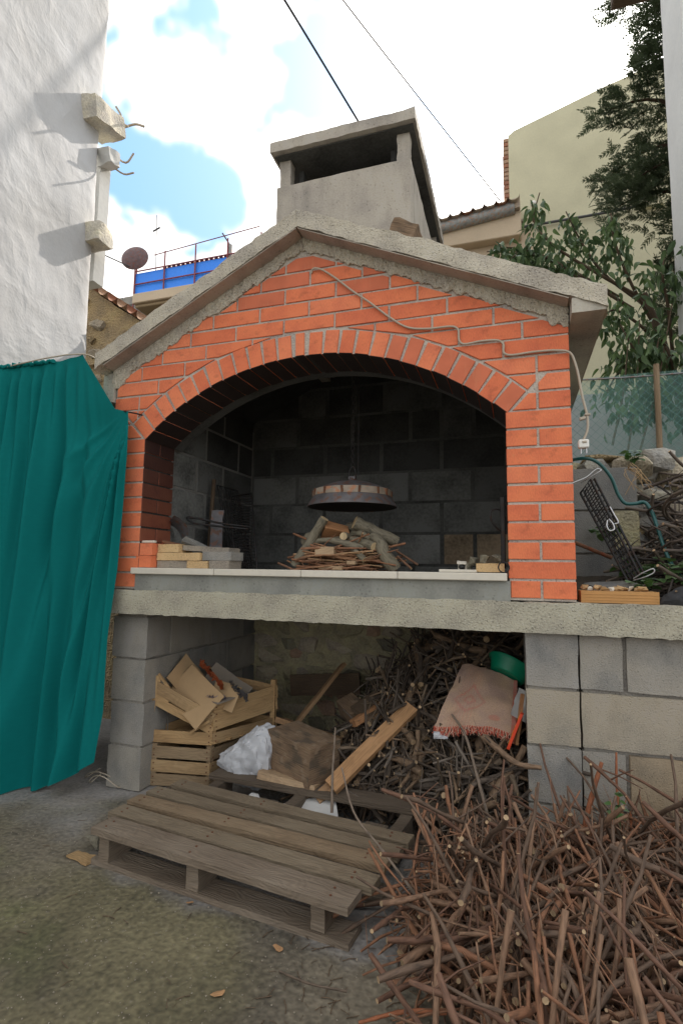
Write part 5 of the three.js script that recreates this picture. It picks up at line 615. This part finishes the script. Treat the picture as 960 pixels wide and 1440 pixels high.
// ---------- garden to the right ----------
{
  const br = thing('clay_block', 'long orange hollow clay block on the ledge with pebbles on top', 'clay block', [0.155, 0.987, -0.10]); mesh('body', at(rbox(0.272, 0.046, 0.11, 0.001, 0.03), 0, 0.023, 0), M.clay, br); for (let i = 0; i < 3; i++) mesh('groove', at(cbox(0.27, 0.003, 0.002, 0.0005), 0, 0.012 + i * 0.011, 0.056), M.clay, br);
  for (let i = 0; i < 13; i++) solo('pebble', rock(rr(0.02, 0.036), rr(0.014, 0.024), 0.026, 14), i % 4 === 1 ? M.sill : M.crate, 'small tan pebble lying on top of the orange clay block', 'pebble', [0.035 + i * 0.0185 + rr(-0.004, 0.004), 1.041 + rr(-0.002, 0.006), -0.085 + rr(-0.02, 0.02)], 'pebbles on the clay block');
  const sl = solo('slate_piece', rbox(0.17, 0.02, 0.12, 0.004, 0.03), M.slate, 'flat wedge of grey slate lying behind the orange clay block', 'slate', [0.15, 1.05, -0.22]); sl.rotation.set(0.1, 0.2, 0.07);
  const lump = solo('rag', rough(new THREE.SphereGeometry(0.07, 24, 18).scale(1, 0.5, 0.7), 0.012, 16), std([0.035, 0.035, 0.038], T.soot, 0.003), 'dark grey rag bundle on the ledge at the end of the clay block', 'rag', [0.365, 1.015, -0.06]); lump.rotation.z = 0.3;
  // retaining wall of blocks, then dry stones
  const w = thing('retaining_wall', 'damp concrete block retaining wall behind the folding grill basket', 'wall', [0.2, 0.985, -0.72]); [[0, [M.blockD, M.blockD]], [0.215, [M.blockD, M.stoneMoss]], [0.43, [M.blockD, M.blockD]]].forEach(([y, ms], r) => { const xs = r % 2 ? [[-0.19, 0.03], [0.04, 0.15]] : [[-0.19, 0.145]]; xs.forEach(([a, b], i) => mesh('block', at(rbox(b - a, 0.205, 0.19, 0.004, 0.05), (a + b) / 2, y + 0.103, 0), ms[i], w)); }); mesh('mortar', at(uvBox(new THREE.BoxGeometry(0.32, 0.64, 0.15)), -0.02, 0.32, 0), M.joint, w);
  const d = thing('dry_stone_wall', 'tumbled dry stone wall under the green fence net', 'wall', [0.9, 1.0, -0.85]); const ms = [M.stone, M.stoneTan, M.stoneGrey, M.stoneMoss, M.corbel]; for (let r = 0; r < 7; r++) for (let i = 0; i < 11; i++) { const q = mesh('stone', rock(rr(0.14, 0.24), rr(0.09, 0.14), 0.22, 18), pick(ms), d); q.position.set(-0.84 + i * 0.17 + (r % 2) * 0.08 + rr(-0.02, 0.02), 0.05 + r * 0.098 + (i > 4 ? 0.05 : 0), -0.06 + rr(-0.03, 0.03)); q.rotation.set(rr(-0.2, 0.2), rr(-0.3, 0.3), rr(-0.12, 0.12)); }
  const q1 = mesh('stone', rock(0.17, 0.12, 0.16, 24), M.stoneGrey, d); q1.position.set(-0.42, 0.68, 0.04); const q2 = mesh('stone', rock(0.24, 0.05, 0.2, 20), M.stoneTan, d); q2.position.set(-0.66, 0.70, 0.02); const q3 = mesh('stone', rock(0.2, 0.13, 0.2, 24), M.stone, d); q3.position.set(-0.54, 0.63, 0.06); const q4 = mesh('stone', rock(0.16, 0.11, 0.15, 20), M.stoneGrey, d); q4.position.set(-0.72, 0.64, 0.06);
  // soil bank and dead brush
  const sg = new THREE.PlaneGeometry(1.5, 0.75, 40, 24).rotateX(-Math.PI / 2), sp = sg.attributes.position; for (let i = 0; i < sp.count; i++) { const x = sp.getX(i), z = sp.getZ(i); sp.setY(i, 0.02 + 0.10 * smooth(0.2, -0.3, z) + 0.22 * smooth(-0.55, 0.1, x) * smooth(0.3, -0.3, z) + 0.02 * fbm3(x * 14, z * 14, 3, 3)); } sg.computeVertexNormals(); const soil = structure('soil_bank', uvBox(sg), M.soil); soil.position.set(0.77, 0.985, -0.45);
  const hC = (x, z) => 0.985 + smooth(0.25, 0.52, x) * smooth(-0.08, -0.5, z) * 0.5 + 0.04;
  const vs = []; const DK = [[0.075, 0.055, 0.042], [0.05, 0.04, 0.034], [0.10, 0.075, 0.055], [0.13, 0.10, 0.075]]; for (let i = 0; i < 10; i++) vs.push(caneGeo(rr(0.25, 0.5), rr(0.003, 0.007), DK, 0.6, 2));
  const pr = vs.map(g => { const m = new THREE.Mesh(g, M.cane); m.castShadow = m.receiveShadow = true; return tag(m, 'thin dead dark twig in the brush heap against the dry stone wall', 'dead twig', 'dead twigs against the dry stone wall'); });
  for (let i = 0; i < 220; i++) { const o = pick(pr).clone(); o.name = numbered('dead_twig'); const x = rr(0.34, 0.95), z = rr(-0.72, -0.14), H = hC(x, z) - 0.985; o.position.set(x, 0.985 + H * rr(0.1, 1.05), z); o.rotation.set(rr(0, 6), rr(-0.7, 0.7) + (R() < 0.3 ? 1.5 : 0), rr(-0.5, 0.5)); scene.add(o); }
  for (let k = 0; k < 9; k++) { const r = rr(0.12, 0.2), pts = []; for (let i = 0; i <= 24; i++) { const a = i / 24 * 5.6 + k; pts.push(V(Math.cos(a) * r * 1.3, Math.sin(a) * r * 0.35 + rr(-0.004, 0.004), Math.sin(a) * r * 0.7)); } const m = mesh('vine_coil', tube(pts, 0.0055, 6, pick(DK), [0.2, 0.15, 0.1]), M.cane); m.position.set(0.58 + rr(-0.06, 0.06), 1.25 + k * 0.022, -0.33 + rr(-0.04, 0.04)); m.rotation.set(rr(-0.2, 0.2), rr(0, 1), rr(-0.1, 0.1)); tag(m, 'dark coiled vine shoot lying in the bundle below the dry stone wall', 'vine coil', 'coiled dark vine shoots'); }
  // folding grill basket
  const gb = thing('grill_basket', 'black folding wire grill basket leaning against the block retaining wall', 'grill basket', [0.16, 1.06, -0.25]), o = gb.position, A = V(0.062, 1.46, -0.34).sub(o), B = V(0.10, 1.515, -0.30).sub(o), C = V(0.258, 1.10, -0.20).sub(o), D = V(0.222, 1.07, -0.24).sub(o), n = V(0.16, 0.06, -0.20);
  for (const k of [0, 1]) { const s = n.clone().multiplyScalar(k * 0.12), q = [A, B, C, D].map(p => p.clone().add(s)); const fr = mesh('frame', tube([...q, q[0].clone()], 0.0055, 6), M.iron, gb); for (let i = 1; i < 17; i++) mesh('bar', tube([q[0].clone().lerp(q[3], i / 17), q[1].clone().lerp(q[2], i / 17)], 0.0026, 5), M.iron, gb); for (let i = 1; i < 4; i++) mesh('bar', tube([q[0].clone().lerp(q[1], i / 4), q[3].clone().lerp(q[2], i / 4)], 0.0026, 5), M.iron, gb); }
  const wire = (name, pts, r = 0.0028) => mesh(name, tube(curve(pts.map(p => [p[0] - o.x, p[1] - o.y, p[2] - o.z]), 24), r, 6), M.chrome, gb);
  wire('handle', [[0.02, 1.492, -0.24], [0.08, 1.52, -0.26], [0.125, 1.556, -0.27], [0.14, 1.55, -0.27], [0.12, 1.535, -0.27], [0.08, 1.512, -0.28], [0.06, 1.50, -0.30]]); wire('handle', [[0.235, 1.075, -0.20], [0.27, 1.088, -0.18], [0.305, 1.11, -0.17], [0.303, 1.122, -0.17], [0.27, 1.108, -0.18], [0.235, 1.082, -0.20]]); wire('latch', [[0.15, 1.325, -0.22], [0.145, 1.30, -0.21], [0.155, 1.28, -0.21], [0.172, 1.285, -0.21], [0.17, 1.31, -0.22], [0.155, 1.33, -0.22]], 0.0034); wire('catch', [[0.166, 1.385, -0.25], [0.18, 1.35, -0.24], [0.192, 1.315, -0.23], [0.178, 1.31, -0.23]], 0.003);
  const hs = curve([[-0.05, 1.602, -0.42], [0.04, 1.608, -0.3], [0.09, 1.605, -0.28], [0.13, 1.585, -0.28], [0.181, 1.519, -0.29], [0.21, 1.44, -0.30], [0.235, 1.405, -0.30], [0.27, 1.402, -0.30], [0.307, 1.408, -0.3], [0.33, 1.37, -0.29], [0.345, 1.30, -0.27], [0.372, 1.18, -0.25], [0.405, 1.10, -0.22], [0.5, 1.03, -0.2]], 90), h0 = hs[0].clone(); const hose = mesh('garden_hose', tube(hs.map(p => p.sub(h0)), 0.0075, 10), M.hose); hose.position.copy(h0); tag(hose, 'dark green glossy garden hose draped over the retaining wall', 'hose');
  solo('rusty_bar', tube([V(0, 0, 0), V(0.16, -0.075, 0.02)], 0.009, 8), M.rust, 'rusty brown bar poking out behind the grill basket', 'bar', [0.03, 1.245, -0.42]);
  // weeds
  const leafG = (l, w) => { const s = [[0, 0, 0], [0.35, 0.5, 0.04], [0.7, 0.36, 0.02], [1, 0, -0.08]]; const tr = []; for (const k of [-1, 1]) for (let i = 0; i < 3; i++) { const a = V(s[i][0] * l, s[i][2] * l, 0), b = V(s[i + 1][0] * l, s[i + 1][2] * l, 0), c = V(s[i + 1][0] * l, s[i + 1][2] * l + 0.02 * l, k * s[i + 1][1] * w), d2 = V(s[i][0] * l, s[i][2] * l + 0.02 * l, k * s[i][1] * w); k > 0 ? tr.push(a, c, b, a, d2, c) : tr.push(a, b, c, a, c, d2); } return flat(tr); };
  const weed = (label, x, y, z, n, sp2, hgt, size) => { const w2 = thing('weed', label, 'weed', [x, y, z]); const g = leafG(size, size * 0.8); for (let k = 0; k < Math.ceil(n / 7); k++) { const a = rr(0, 6.28), tip = V(Math.cos(a) * sp2 * rr(0.3, 1), hgt * rr(0.5, 1), Math.sin(a) * sp2 * rr(0.3, 1)); mesh('stem', tube([V(0, 0, 0), tip.clone().multiplyScalar(0.5).add(V(0, 0.02, 0)), tip], 0.0018, 5), M.weed, w2); for (let i = 0; i < 7; i++) { const q = mesh('leaf', g, R() < 0.7 ? M.weed : M.leafB, w2), t2 = 0.35 + 0.65 * i / 6; q.position.copy(tip).multiplyScalar(t2).add(V(0, 0.02 * t2, 0)); q.rotation.set(rr(-0.5, 0.5), rr(0, 6.28), rr(-0.5, 0.4)); q.scale.setScalar(rr(0.6, 1.15)); } } };
  weed('bushy green weed growing beside the grill basket and hose', 0.28, 1.03, -0.30, 49, 0.1, 0.12, 0.05); weed('dense green weed at the foot of the green hose', 0.42, 1.03, -0.16, 63, 0.12, 0.16, 0.055); weed('small green weed growing out of the retaining wall joint', 0.20, 1.27, -0.56, 21, 0.07, 0.03, 0.05); weed('bright green tuft growing on top of the dry stone wall', 0.345, 1.64, -0.66, 28, 0.05, 0.07, 0.04); weed('green sprig growing up through the vine cuttings', 0.09, 0.26, 0.2, 14, 0.05, 0.10, 0.035); weed('low green weed behind the clay block beside the slate', 0.27, 1.02, -0.18, 28, 0.08, 0.05, 0.04);
  for (const [x, y, z] of [[0.30, 1.60, -0.56]]) { const gs = thing('grass_tuft', 'few dry yellow grass blades hanging from the dry stone wall', 'grass tuft', [x, y, z]); for (let i = 0; i < 12; i++) mesh('blade', tube(curve([[0, 0, 0], [rr(-0.03, 0.05), rr(-0.04, 0.02), 0.04], [rr(-0.04, 0.09), rr(-0.14, -0.06), 0.07]], 6), 0.0015, 4), M.crateB, gs); }
  // net fence
  const nf = thing('net_fence', 'sagging chain link fence hung with thin green shade net on wooden posts', 'fence', [0.9, 1.65, -1.15]);
  const nt = tex(256, 0.3, (u, v) => { const a = Math.abs(((u * 6 + v * 6) % 1) - 0.5), b = Math.abs(((u * 6 - v * 6 + 6) % 1) - 0.5); const wv = 0.30 + 0.10 * fbm(u, v, 8, 8, 4, 501); const k = Math.max(wv, 0.9 * smooth(0.455, 0.49, Math.max(a, b))); return [k, k, k, k]; }); const nm = std([0.13, 0.26, 0.23], null, 0, 0.8, { transparent: true }); nm.alphaMap = nt.bumpMap; nm.alphaMap.repeat.set(1 / 0.3, 1 / 0.3);
  const ng = new THREE.PlaneGeometry(1.9, 0.62, 40, 12), np = ng.attributes.position; for (let i = 0; i < np.count; i++) np.setZ(i, 0.03 * fbm3(np.getX(i) * 3, np.getY(i) * 3, 2, 3)); ng.computeVertexNormals(); const net = mesh('shade_net', uvBox(ng), nm, nf); net.position.set(0.12, 0.31, 0);
  mesh('top_wire', tube(curve([[-0.83, 0.615, 0], [-0.35, 0.60, 0], [0.1, 0.605, 0], [1.1, 0.63, 0]], 16), 0.005, 5), M.zinc, nf); for (const x of [-0.33, 0.45, 1.05]) mesh('post', tube([V(x, -0.3, 0.015), V(x + 0.005, 0.66, 0.015)], 0.016, 8), M.palletB, nf);
  const g2 = []; for (let i = 0; i < 26; i++) { const x = 0.98 + i * 0.035; g2.push(tube([V(x - 0.9 + 0.0, 0.62, -0.05), V(x - 0.9 + 0.3, 1.1, -0.05)], 0.0009, 4), tube([V(x - 0.9 + 0.3, 0.62, -0.05), V(x - 0.9, 1.1, -0.05)], 0.0009, 4)); } const cl = mesh('chain_link', mergeGeometries(g2), M.zinc, nf); cl.userData.kind = 'stuff';
}
// ---------- trees ----------
{
  const leaf = (l, w, droop) => { const tr = [], N = 5, P = i => { const t = i / N; return [t * l, -droop * t * t * l, w * 0.5 * Math.pow(Math.sin(Math.PI * Math.pow(t, 0.8)), 0.9)]; }; for (let i = 0; i < N; i++) for (const k of [-1, 1]) { const [x0, y0, w0] = P(i), [x1, y1, w1] = P(i + 1), a = V(x0, y0, 0), b = V(x1, y1, 0), c = V(x1, y1 + w1 * 0.25, k * w1), d = V(x0, y0 + w0 * 0.25, k * w0); k > 0 ? tr.push(a, c, b, a, d, c) : tr.push(a, b, c, a, c, d); } return flat(tr); };
  const t = thing('fruit_tree', 'loose fruit tree with drooping dark green leaves before the yellow house', 'tree', [1.1, 1.6, -2.7]), o = t.position;
  const br = (name, pts, r0, r1) => { const c = curve(pts.map(p => [p[0] - o.x, p[1] - o.y, p[2] - o.z]), 14); mesh(name, tube(c, k => mix(r0, r1, k), 8), M.dark, t); return c; };
  const tips = []; const T0 = br('trunk', [[1.22, 1.6, -2.7], [1.15, 2.4, -2.75], [1.02, 3.1, -2.8], [0.9, 3.55, -2.8]], 0.05, 0.03);
  const limbs = [[[0.9, 3.5, -2.8], [0.5, 3.8, -2.75], [0.15, 4.1, -2.7], [0.0, 4.35, -2.7], [0.06, 4.62, -2.7]], [[0.7, 3.55, -2.8], [0.35, 3.78, -2.7], [0.0, 3.98, -2.65], [-0.22, 4.08, -2.62], [-0.42, 4.06, -2.6]], [[0.95, 3.4, -2.8], [0.6, 3.85, -2.9], [0.42, 4.2, -2.9], [0.30, 4.52, -2.9]], [[0.95, 3.3, -2.8], [0.75, 3.6, -2.6], [0.64, 3.95, -2.55], [0.62, 4.2, -2.55]], [[0.35, 3.75, -2.7], [0.12, 3.9, -2.6], [-0.1, 3.98, -2.55], [-0.25, 3.86, -2.5]], [[0.8, 3.4, -2.75], [0.5, 3.6, -2.65], [0.25, 3.75, -2.6], [0.1, 3.8, -2.6]], [[1.05, 3.0, -2.8], [0.8, 3.2, -2.6], [0.6, 3.3, -2.5], [0.5, 3.2, -2.45]], [[1.05, 2.9, -2.8], [0.8, 2.9, -2.6], [0.62, 2.75, -2.5], [0.5, 2.55, -2.45]], [[1.1, 2.6, -2.75], [0.85, 2.7, -2.5], [0.7, 2.95, -2.4], [0.62, 3.1, -2.35]], [[1.15, 2.8, -2.7], [1.3, 3.1, -2.6], [1.4, 3.3, -2.55], [1.45, 3.6, -2.5]], [[1.1, 2.9, -2.8], [1.0, 3.3, -2.5], [0.95, 3.5, -2.4], [0.98, 3.7, -2.4]], [[1.15, 2.4, -2.75], [0.9, 2.5, -2.5], [0.72, 2.45, -2.4], [0.6, 2.35, -2.35]], [[1.15, 2.5, -2.75], [1.0, 2.75, -2.45], [0.9, 2.95, -2.35], [0.85, 2.8, -2.3]], [[1.15, 2.2, -2.75], [1.0, 2.4, -2.45], [0.85, 2.6, -2.35], [0.75, 2.5, -2.3]]];
  limbs.forEach(L => tips.push(br('limb', L, 0.016, 0.005)));
  for (const [x, y, x2, y2] of [[0.62, 2.0, 0.75, 3.1], [0.70, 2.0, 0.98, 3.2], [0.52, 2.1, 0.66, 2.9]]) tips.push(br('shoot', [[x, y, -2.3], [(x + x2) / 2 + 0.02, (y + y2) / 2, -2.3], [x2, y2, -2.3]], 0.009, 0.004));
  const gs = [leaf(0.105, 0.042, 0.5), leaf(0.085, 0.036, 0.8), leaf(0.115, 0.045, 0.25)], lm = [M.leafA, M.leafB, M.leafC, M.leafA]; const spots = [];
  tips.forEach((c, ci) => { const n = ci < 6 ? 130 : ci < 14 ? 135 : 16; for (let i = 0; i < n; i++) { const k = ci < 6 ? rr(0.40, 1) : rr(0.25, 1), p = c[Math.min(14, Math.floor(k * 14))].clone().add(V(rr(-1, 1), rr(-0.9, 0.55), rr(-1, 1)).multiplyScalar(mix(0.17, 0.07, ci < 6 ? k : 0.1))); spots.push(p); } });
  spots.sort(() => R() - 0.5); const place = p => { const q = new THREE.Quaternion().setFromEuler(new THREE.Euler(rr(-0.6, 0.6), rr(0, 6.28), rr(-1.5, -0.1), 'YXZ')); return [p, q, rr(0.65, 1.1)]; };
  spots.slice(0, 290).forEach(p => { const [a, q, s] = place(p), m = mesh('leaf', pick(gs), pick(lm), t); m.position.copy(a); m.quaternion.copy(q); m.scale.setScalar(s); });
  const rest = spots.slice(290); gs.forEach((g, gi) => { const im = new THREE.InstancedMesh(g, lm[gi], Math.ceil(rest.length / 3)); im.name = 'foliage'; im.userData.kind = 'stuff'; im.castShadow = true; for (let i = 0; i < im.count; i++) { const [a, q, s] = place(rest[(i * 3 + gi) % rest.length]); im.setMatrixAt(i, new THREE.Matrix4().compose(a, q, V(s, s, s))); } t.add(im); });
  // conifer: drooping feathery sprays
  const c = thing('conifer_tree', 'tall dark conifer with ragged feathery sprays beside the pale house corner', 'tree', [1.75, 1.6, -3.4]); mesh('trunk', tube([V(0, 0, 0), V(0.02, 4, 0), V(0.0, 8.4, 0)], k => mix(0.13, 0.03, k), 9), M.dark, c);
  const spray = () => { const tr = []; const add = (a, b, w) => { const d = b.clone().sub(a), s = V(-d.y, d.x, 0).normalize().multiplyScalar(w), n = V(0, 0, w * 0.8); tr.push(a.clone().sub(s), b, a.clone().add(s), a.clone().sub(n), b, a.clone().add(n)); }; const stem = (a, dir, l, depth) => { const n = 6; for (let i = 0; i < n; i++) { const p = a.clone().addScaledVector(dir, l * i / n), q = a.clone().addScaledVector(dir, l * (i + 1.1) / n); add(p, q, 0.004 + 0.002 * depth); for (const k of [-1, 1]) { const d2 = dir.clone().applyAxisAngle(V(0, 0, 1), k * rr(0.5, 0.8)).add(V(0, 0, rr(-0.4, 0.4))).normalize(); const l2 = l * 0.42 * (1 - i / n * 0.75); if (depth > 0) stem(p, d2, l2, depth - 1); else add(p, p.clone().addScaledVector(d2, l2), 0.0035); } } }; stem(V(0, 0, 0), V(1, 0, 0), 0.2, 1); return flat(tr); };
  const sg = [spray(), spray(), spray()], M4 = []; const limb = (y, a, l, droop) => { const pts = []; for (let i = 0; i <= 8; i++) { const k = i / 8; pts.push(V(Math.cos(a) * l * k, y - 1.6 + droop * k + 0.25 * Math.sin(k * 3.1), Math.sin(a) * l * k)); } mesh('limb', tube(pts, k => mix(0.03, 0.006, k), 6), M.dark, c); for (let i = 2; i <= 8; i++) for (let s = 0; s < 25; s++) { const w = 0.10 + 0.14 * (1 - i / 8) + 0.05; const p = pts[i].clone().add(V(rr(-w, w), rr(-w * 1.4, w * 0.8), rr(-w, w))); M4.push([p, new THREE.Quaternion().setFromEuler(new THREE.Euler(rr(-1, 1), -a + rr(-1.2, 1.2), rr(-0.7, 0.9), 'YXZ')), rr(0.55, 1.1)]); } };
  for (const [y, a, l, d] of [[4.45, 3.0, 0.95, 0.25], [4.75, 2.8, 0.85, 0.1], [5.1, 3.3, 0.95, 0.15], [5.35, 3.0, 1.0, 0.4], [5.75, 2.7, 0.7, 0.3], [6.05, 3.2, 0.55, 0.5], [6.4, 2.8, 0.6, 0.3], [6.85, 3.1, 0.85, 0.25], [7.2, 3.0, 0.5, 0.3], [7.6, 2.9, 0.55, 0.4], [7.9, 3.2, 0.5, 0.3], [4.9, 1.9, 0.8, 0.1], [5.6, 1.9, 0.7, 0.2], [6.5, 2.0, 0.6, 0.2], [4.1, 2.7, 0.55, -0.1], [3.8, 3.1, 0.5, -0.2]]) limb(y, a, l, d);
  for (let i = 0; i < 230; i++) { const y = rr(3.4, 8.2), w = mix(0.34, 0.2, (y - 3.4) / 4.8); M4.push([V(rr(-w, w * 0.6), y - 1.6, rr(-w, w)), new THREE.Quaternion().setFromEuler(new THREE.Euler(rr(-1, 1), rr(0, 6), rr(-0.6, 0.9), 'YXZ')), rr(0.6, 1.1)]); }
  sg.forEach((g, gi) => { const mine = M4.filter((_, i) => i % 3 === gi), im = new THREE.InstancedMesh(g, M.conifer, mine.length); im.name = 'foliage'; im.userData.kind = 'stuff'; im.castShadow = true; mine.forEach(([p, q, s], i) => im.setMatrixAt(i, new THREE.Matrix4().compose(p, q, V(s, s, s)))); c.add(im); });
}
// ---------- small litter on the ground ----------
{
  const g = rock(0.012, 0.006, 0.01, 10), im = new THREE.InstancedMesh(g, M.stone, 2600); im.name = 'gravel'; im.castShadow = im.receiveShadow = true; for (let i = 0; i < 2600; i++) { const s = rr(0.12, 0.45) * (R() < 0.04 ? 1.8 : 1); im.setMatrixAt(i, new THREE.Matrix4().compose(V(rr(-2.9, -0.3), 0.002, rr(0.05, 1.5)), new THREE.Quaternion().setFromEuler(new THREE.Euler(0, rr(0, 6), 0)), V(s, s, s))); } const gr = new THREE.Group(); gr.name = 'gravel'; gr.userData = { kind: 'stuff', label: 'small pale grit and wood chips scattered on the mossy ground', category: 'gravel' }; im.name = 'chips'; gr.add(im); scene.add(gr);
  const tg = tube([V(-0.025, 0, 0), V(0, 0.002, 0.003), V(0.025, 0, 0)], 0.0016, 5, [0.13, 0.085, 0.05]), ti = new THREE.InstancedMesh(tg, M.cane, 200); ti.name = 'twig_crumbs'; ti.castShadow = ti.receiveShadow = true; for (let i = 0; i < 200; i++) { const near = R() < 0.6, s = rr(0.2, 0.9); ti.setMatrixAt(i, new THREE.Matrix4().compose(near ? V(rr(-0.9, -0.35), 0.003, rr(0.55, 1.2)) : V(rr(-2.4, -0.6), 0.003, rr(0.1, 1.2)), new THREE.Quaternion().setFromEuler(new THREE.Euler(0, rr(0, 6), 0)), V(s, s, s))); } gr.add(ti);
  const chip = (label, cat, x, z, l, w, m, turn) => { const o = solo(cat === 'leaf' ? 'dry_leaf' : 'wood_chip', cat === 'leaf' ? rough(new THREE.SphereGeometry(l / 2, 12, 6).scale(1, 0.06, 0.5), 0.006, 24, 0.8) : rough(new THREE.BoxGeometry(l, 0.006, w, 5, 1, 3), 0.006, 20, 0.4), m, label, cat, [x, 0.008, z]); o.rotation.y = turn; return o; };
  chip('torn tan bark piece on the ground by the pallet corner', 'bark piece', -1.80, 0.52, 0.12, 0.05, M.crate, -0.2); chip('small orange dry leaf lying alone on the mossy ground', 'leaf', -0.98, 0.92, 0.035, 0.02, M.fresh, 0.6); chip('tiny orange leaf lying before the middle of the pallet', 'leaf', -1.26, 0.62, 0.03, 0.018, M.fresh, 0.2); chip('brown leaf lying before the pallet end', 'leaf', -0.90, 0.72, 0.035, 0.02, M.fresh, 0.1);
  const c2 = chip('pair of pale wood slivers lying inside the pallet front', 'wood sliver', -1.47, 0.38, 0.07, 0.012, M.pale, 0.1); c2.position.y = 0.03;
  const st = solo('stone', rock(0.07, 0.06, 0.07, 18), M.stoneDark, 'dark round stone on the ground against the pallet corner block', 'stone', [-1.81, 0.03, 0.44]);
  solo('thorn_twig', tube(curve([[0, 0, 0], [0.1, 0.012, 0.03], [0.2, 0.01, 0.02]], 8), 0.003, 5, [0.14, 0.1, 0.07]), M.cane, 'thin dark twig lying alone on the ground right of the leaf', 'twig', [-0.86, 0.006, 0.80]);
  for (const [x, z, r] of [[-2.2, -0.05, 0.09], [-2.24, -0.1, 0.12]]) { const pts = []; for (let i = 0; i <= 16; i++) { const a = i / 16 * 4; pts.push(V(Math.cos(a) * r, 0.01 + 0.06 * Math.sin(a) ** 2, Math.sin(a) * r * 0.5)); } solo('loose_wire', tube(pts, 0.003, 5), M.cable, 'thin bent wire loop lying at the foot of the block pillar and curtain', 'wire', [x, 0, z], 'wire loops by the curtain foot'); }
}
renderer.render(scene, camera);
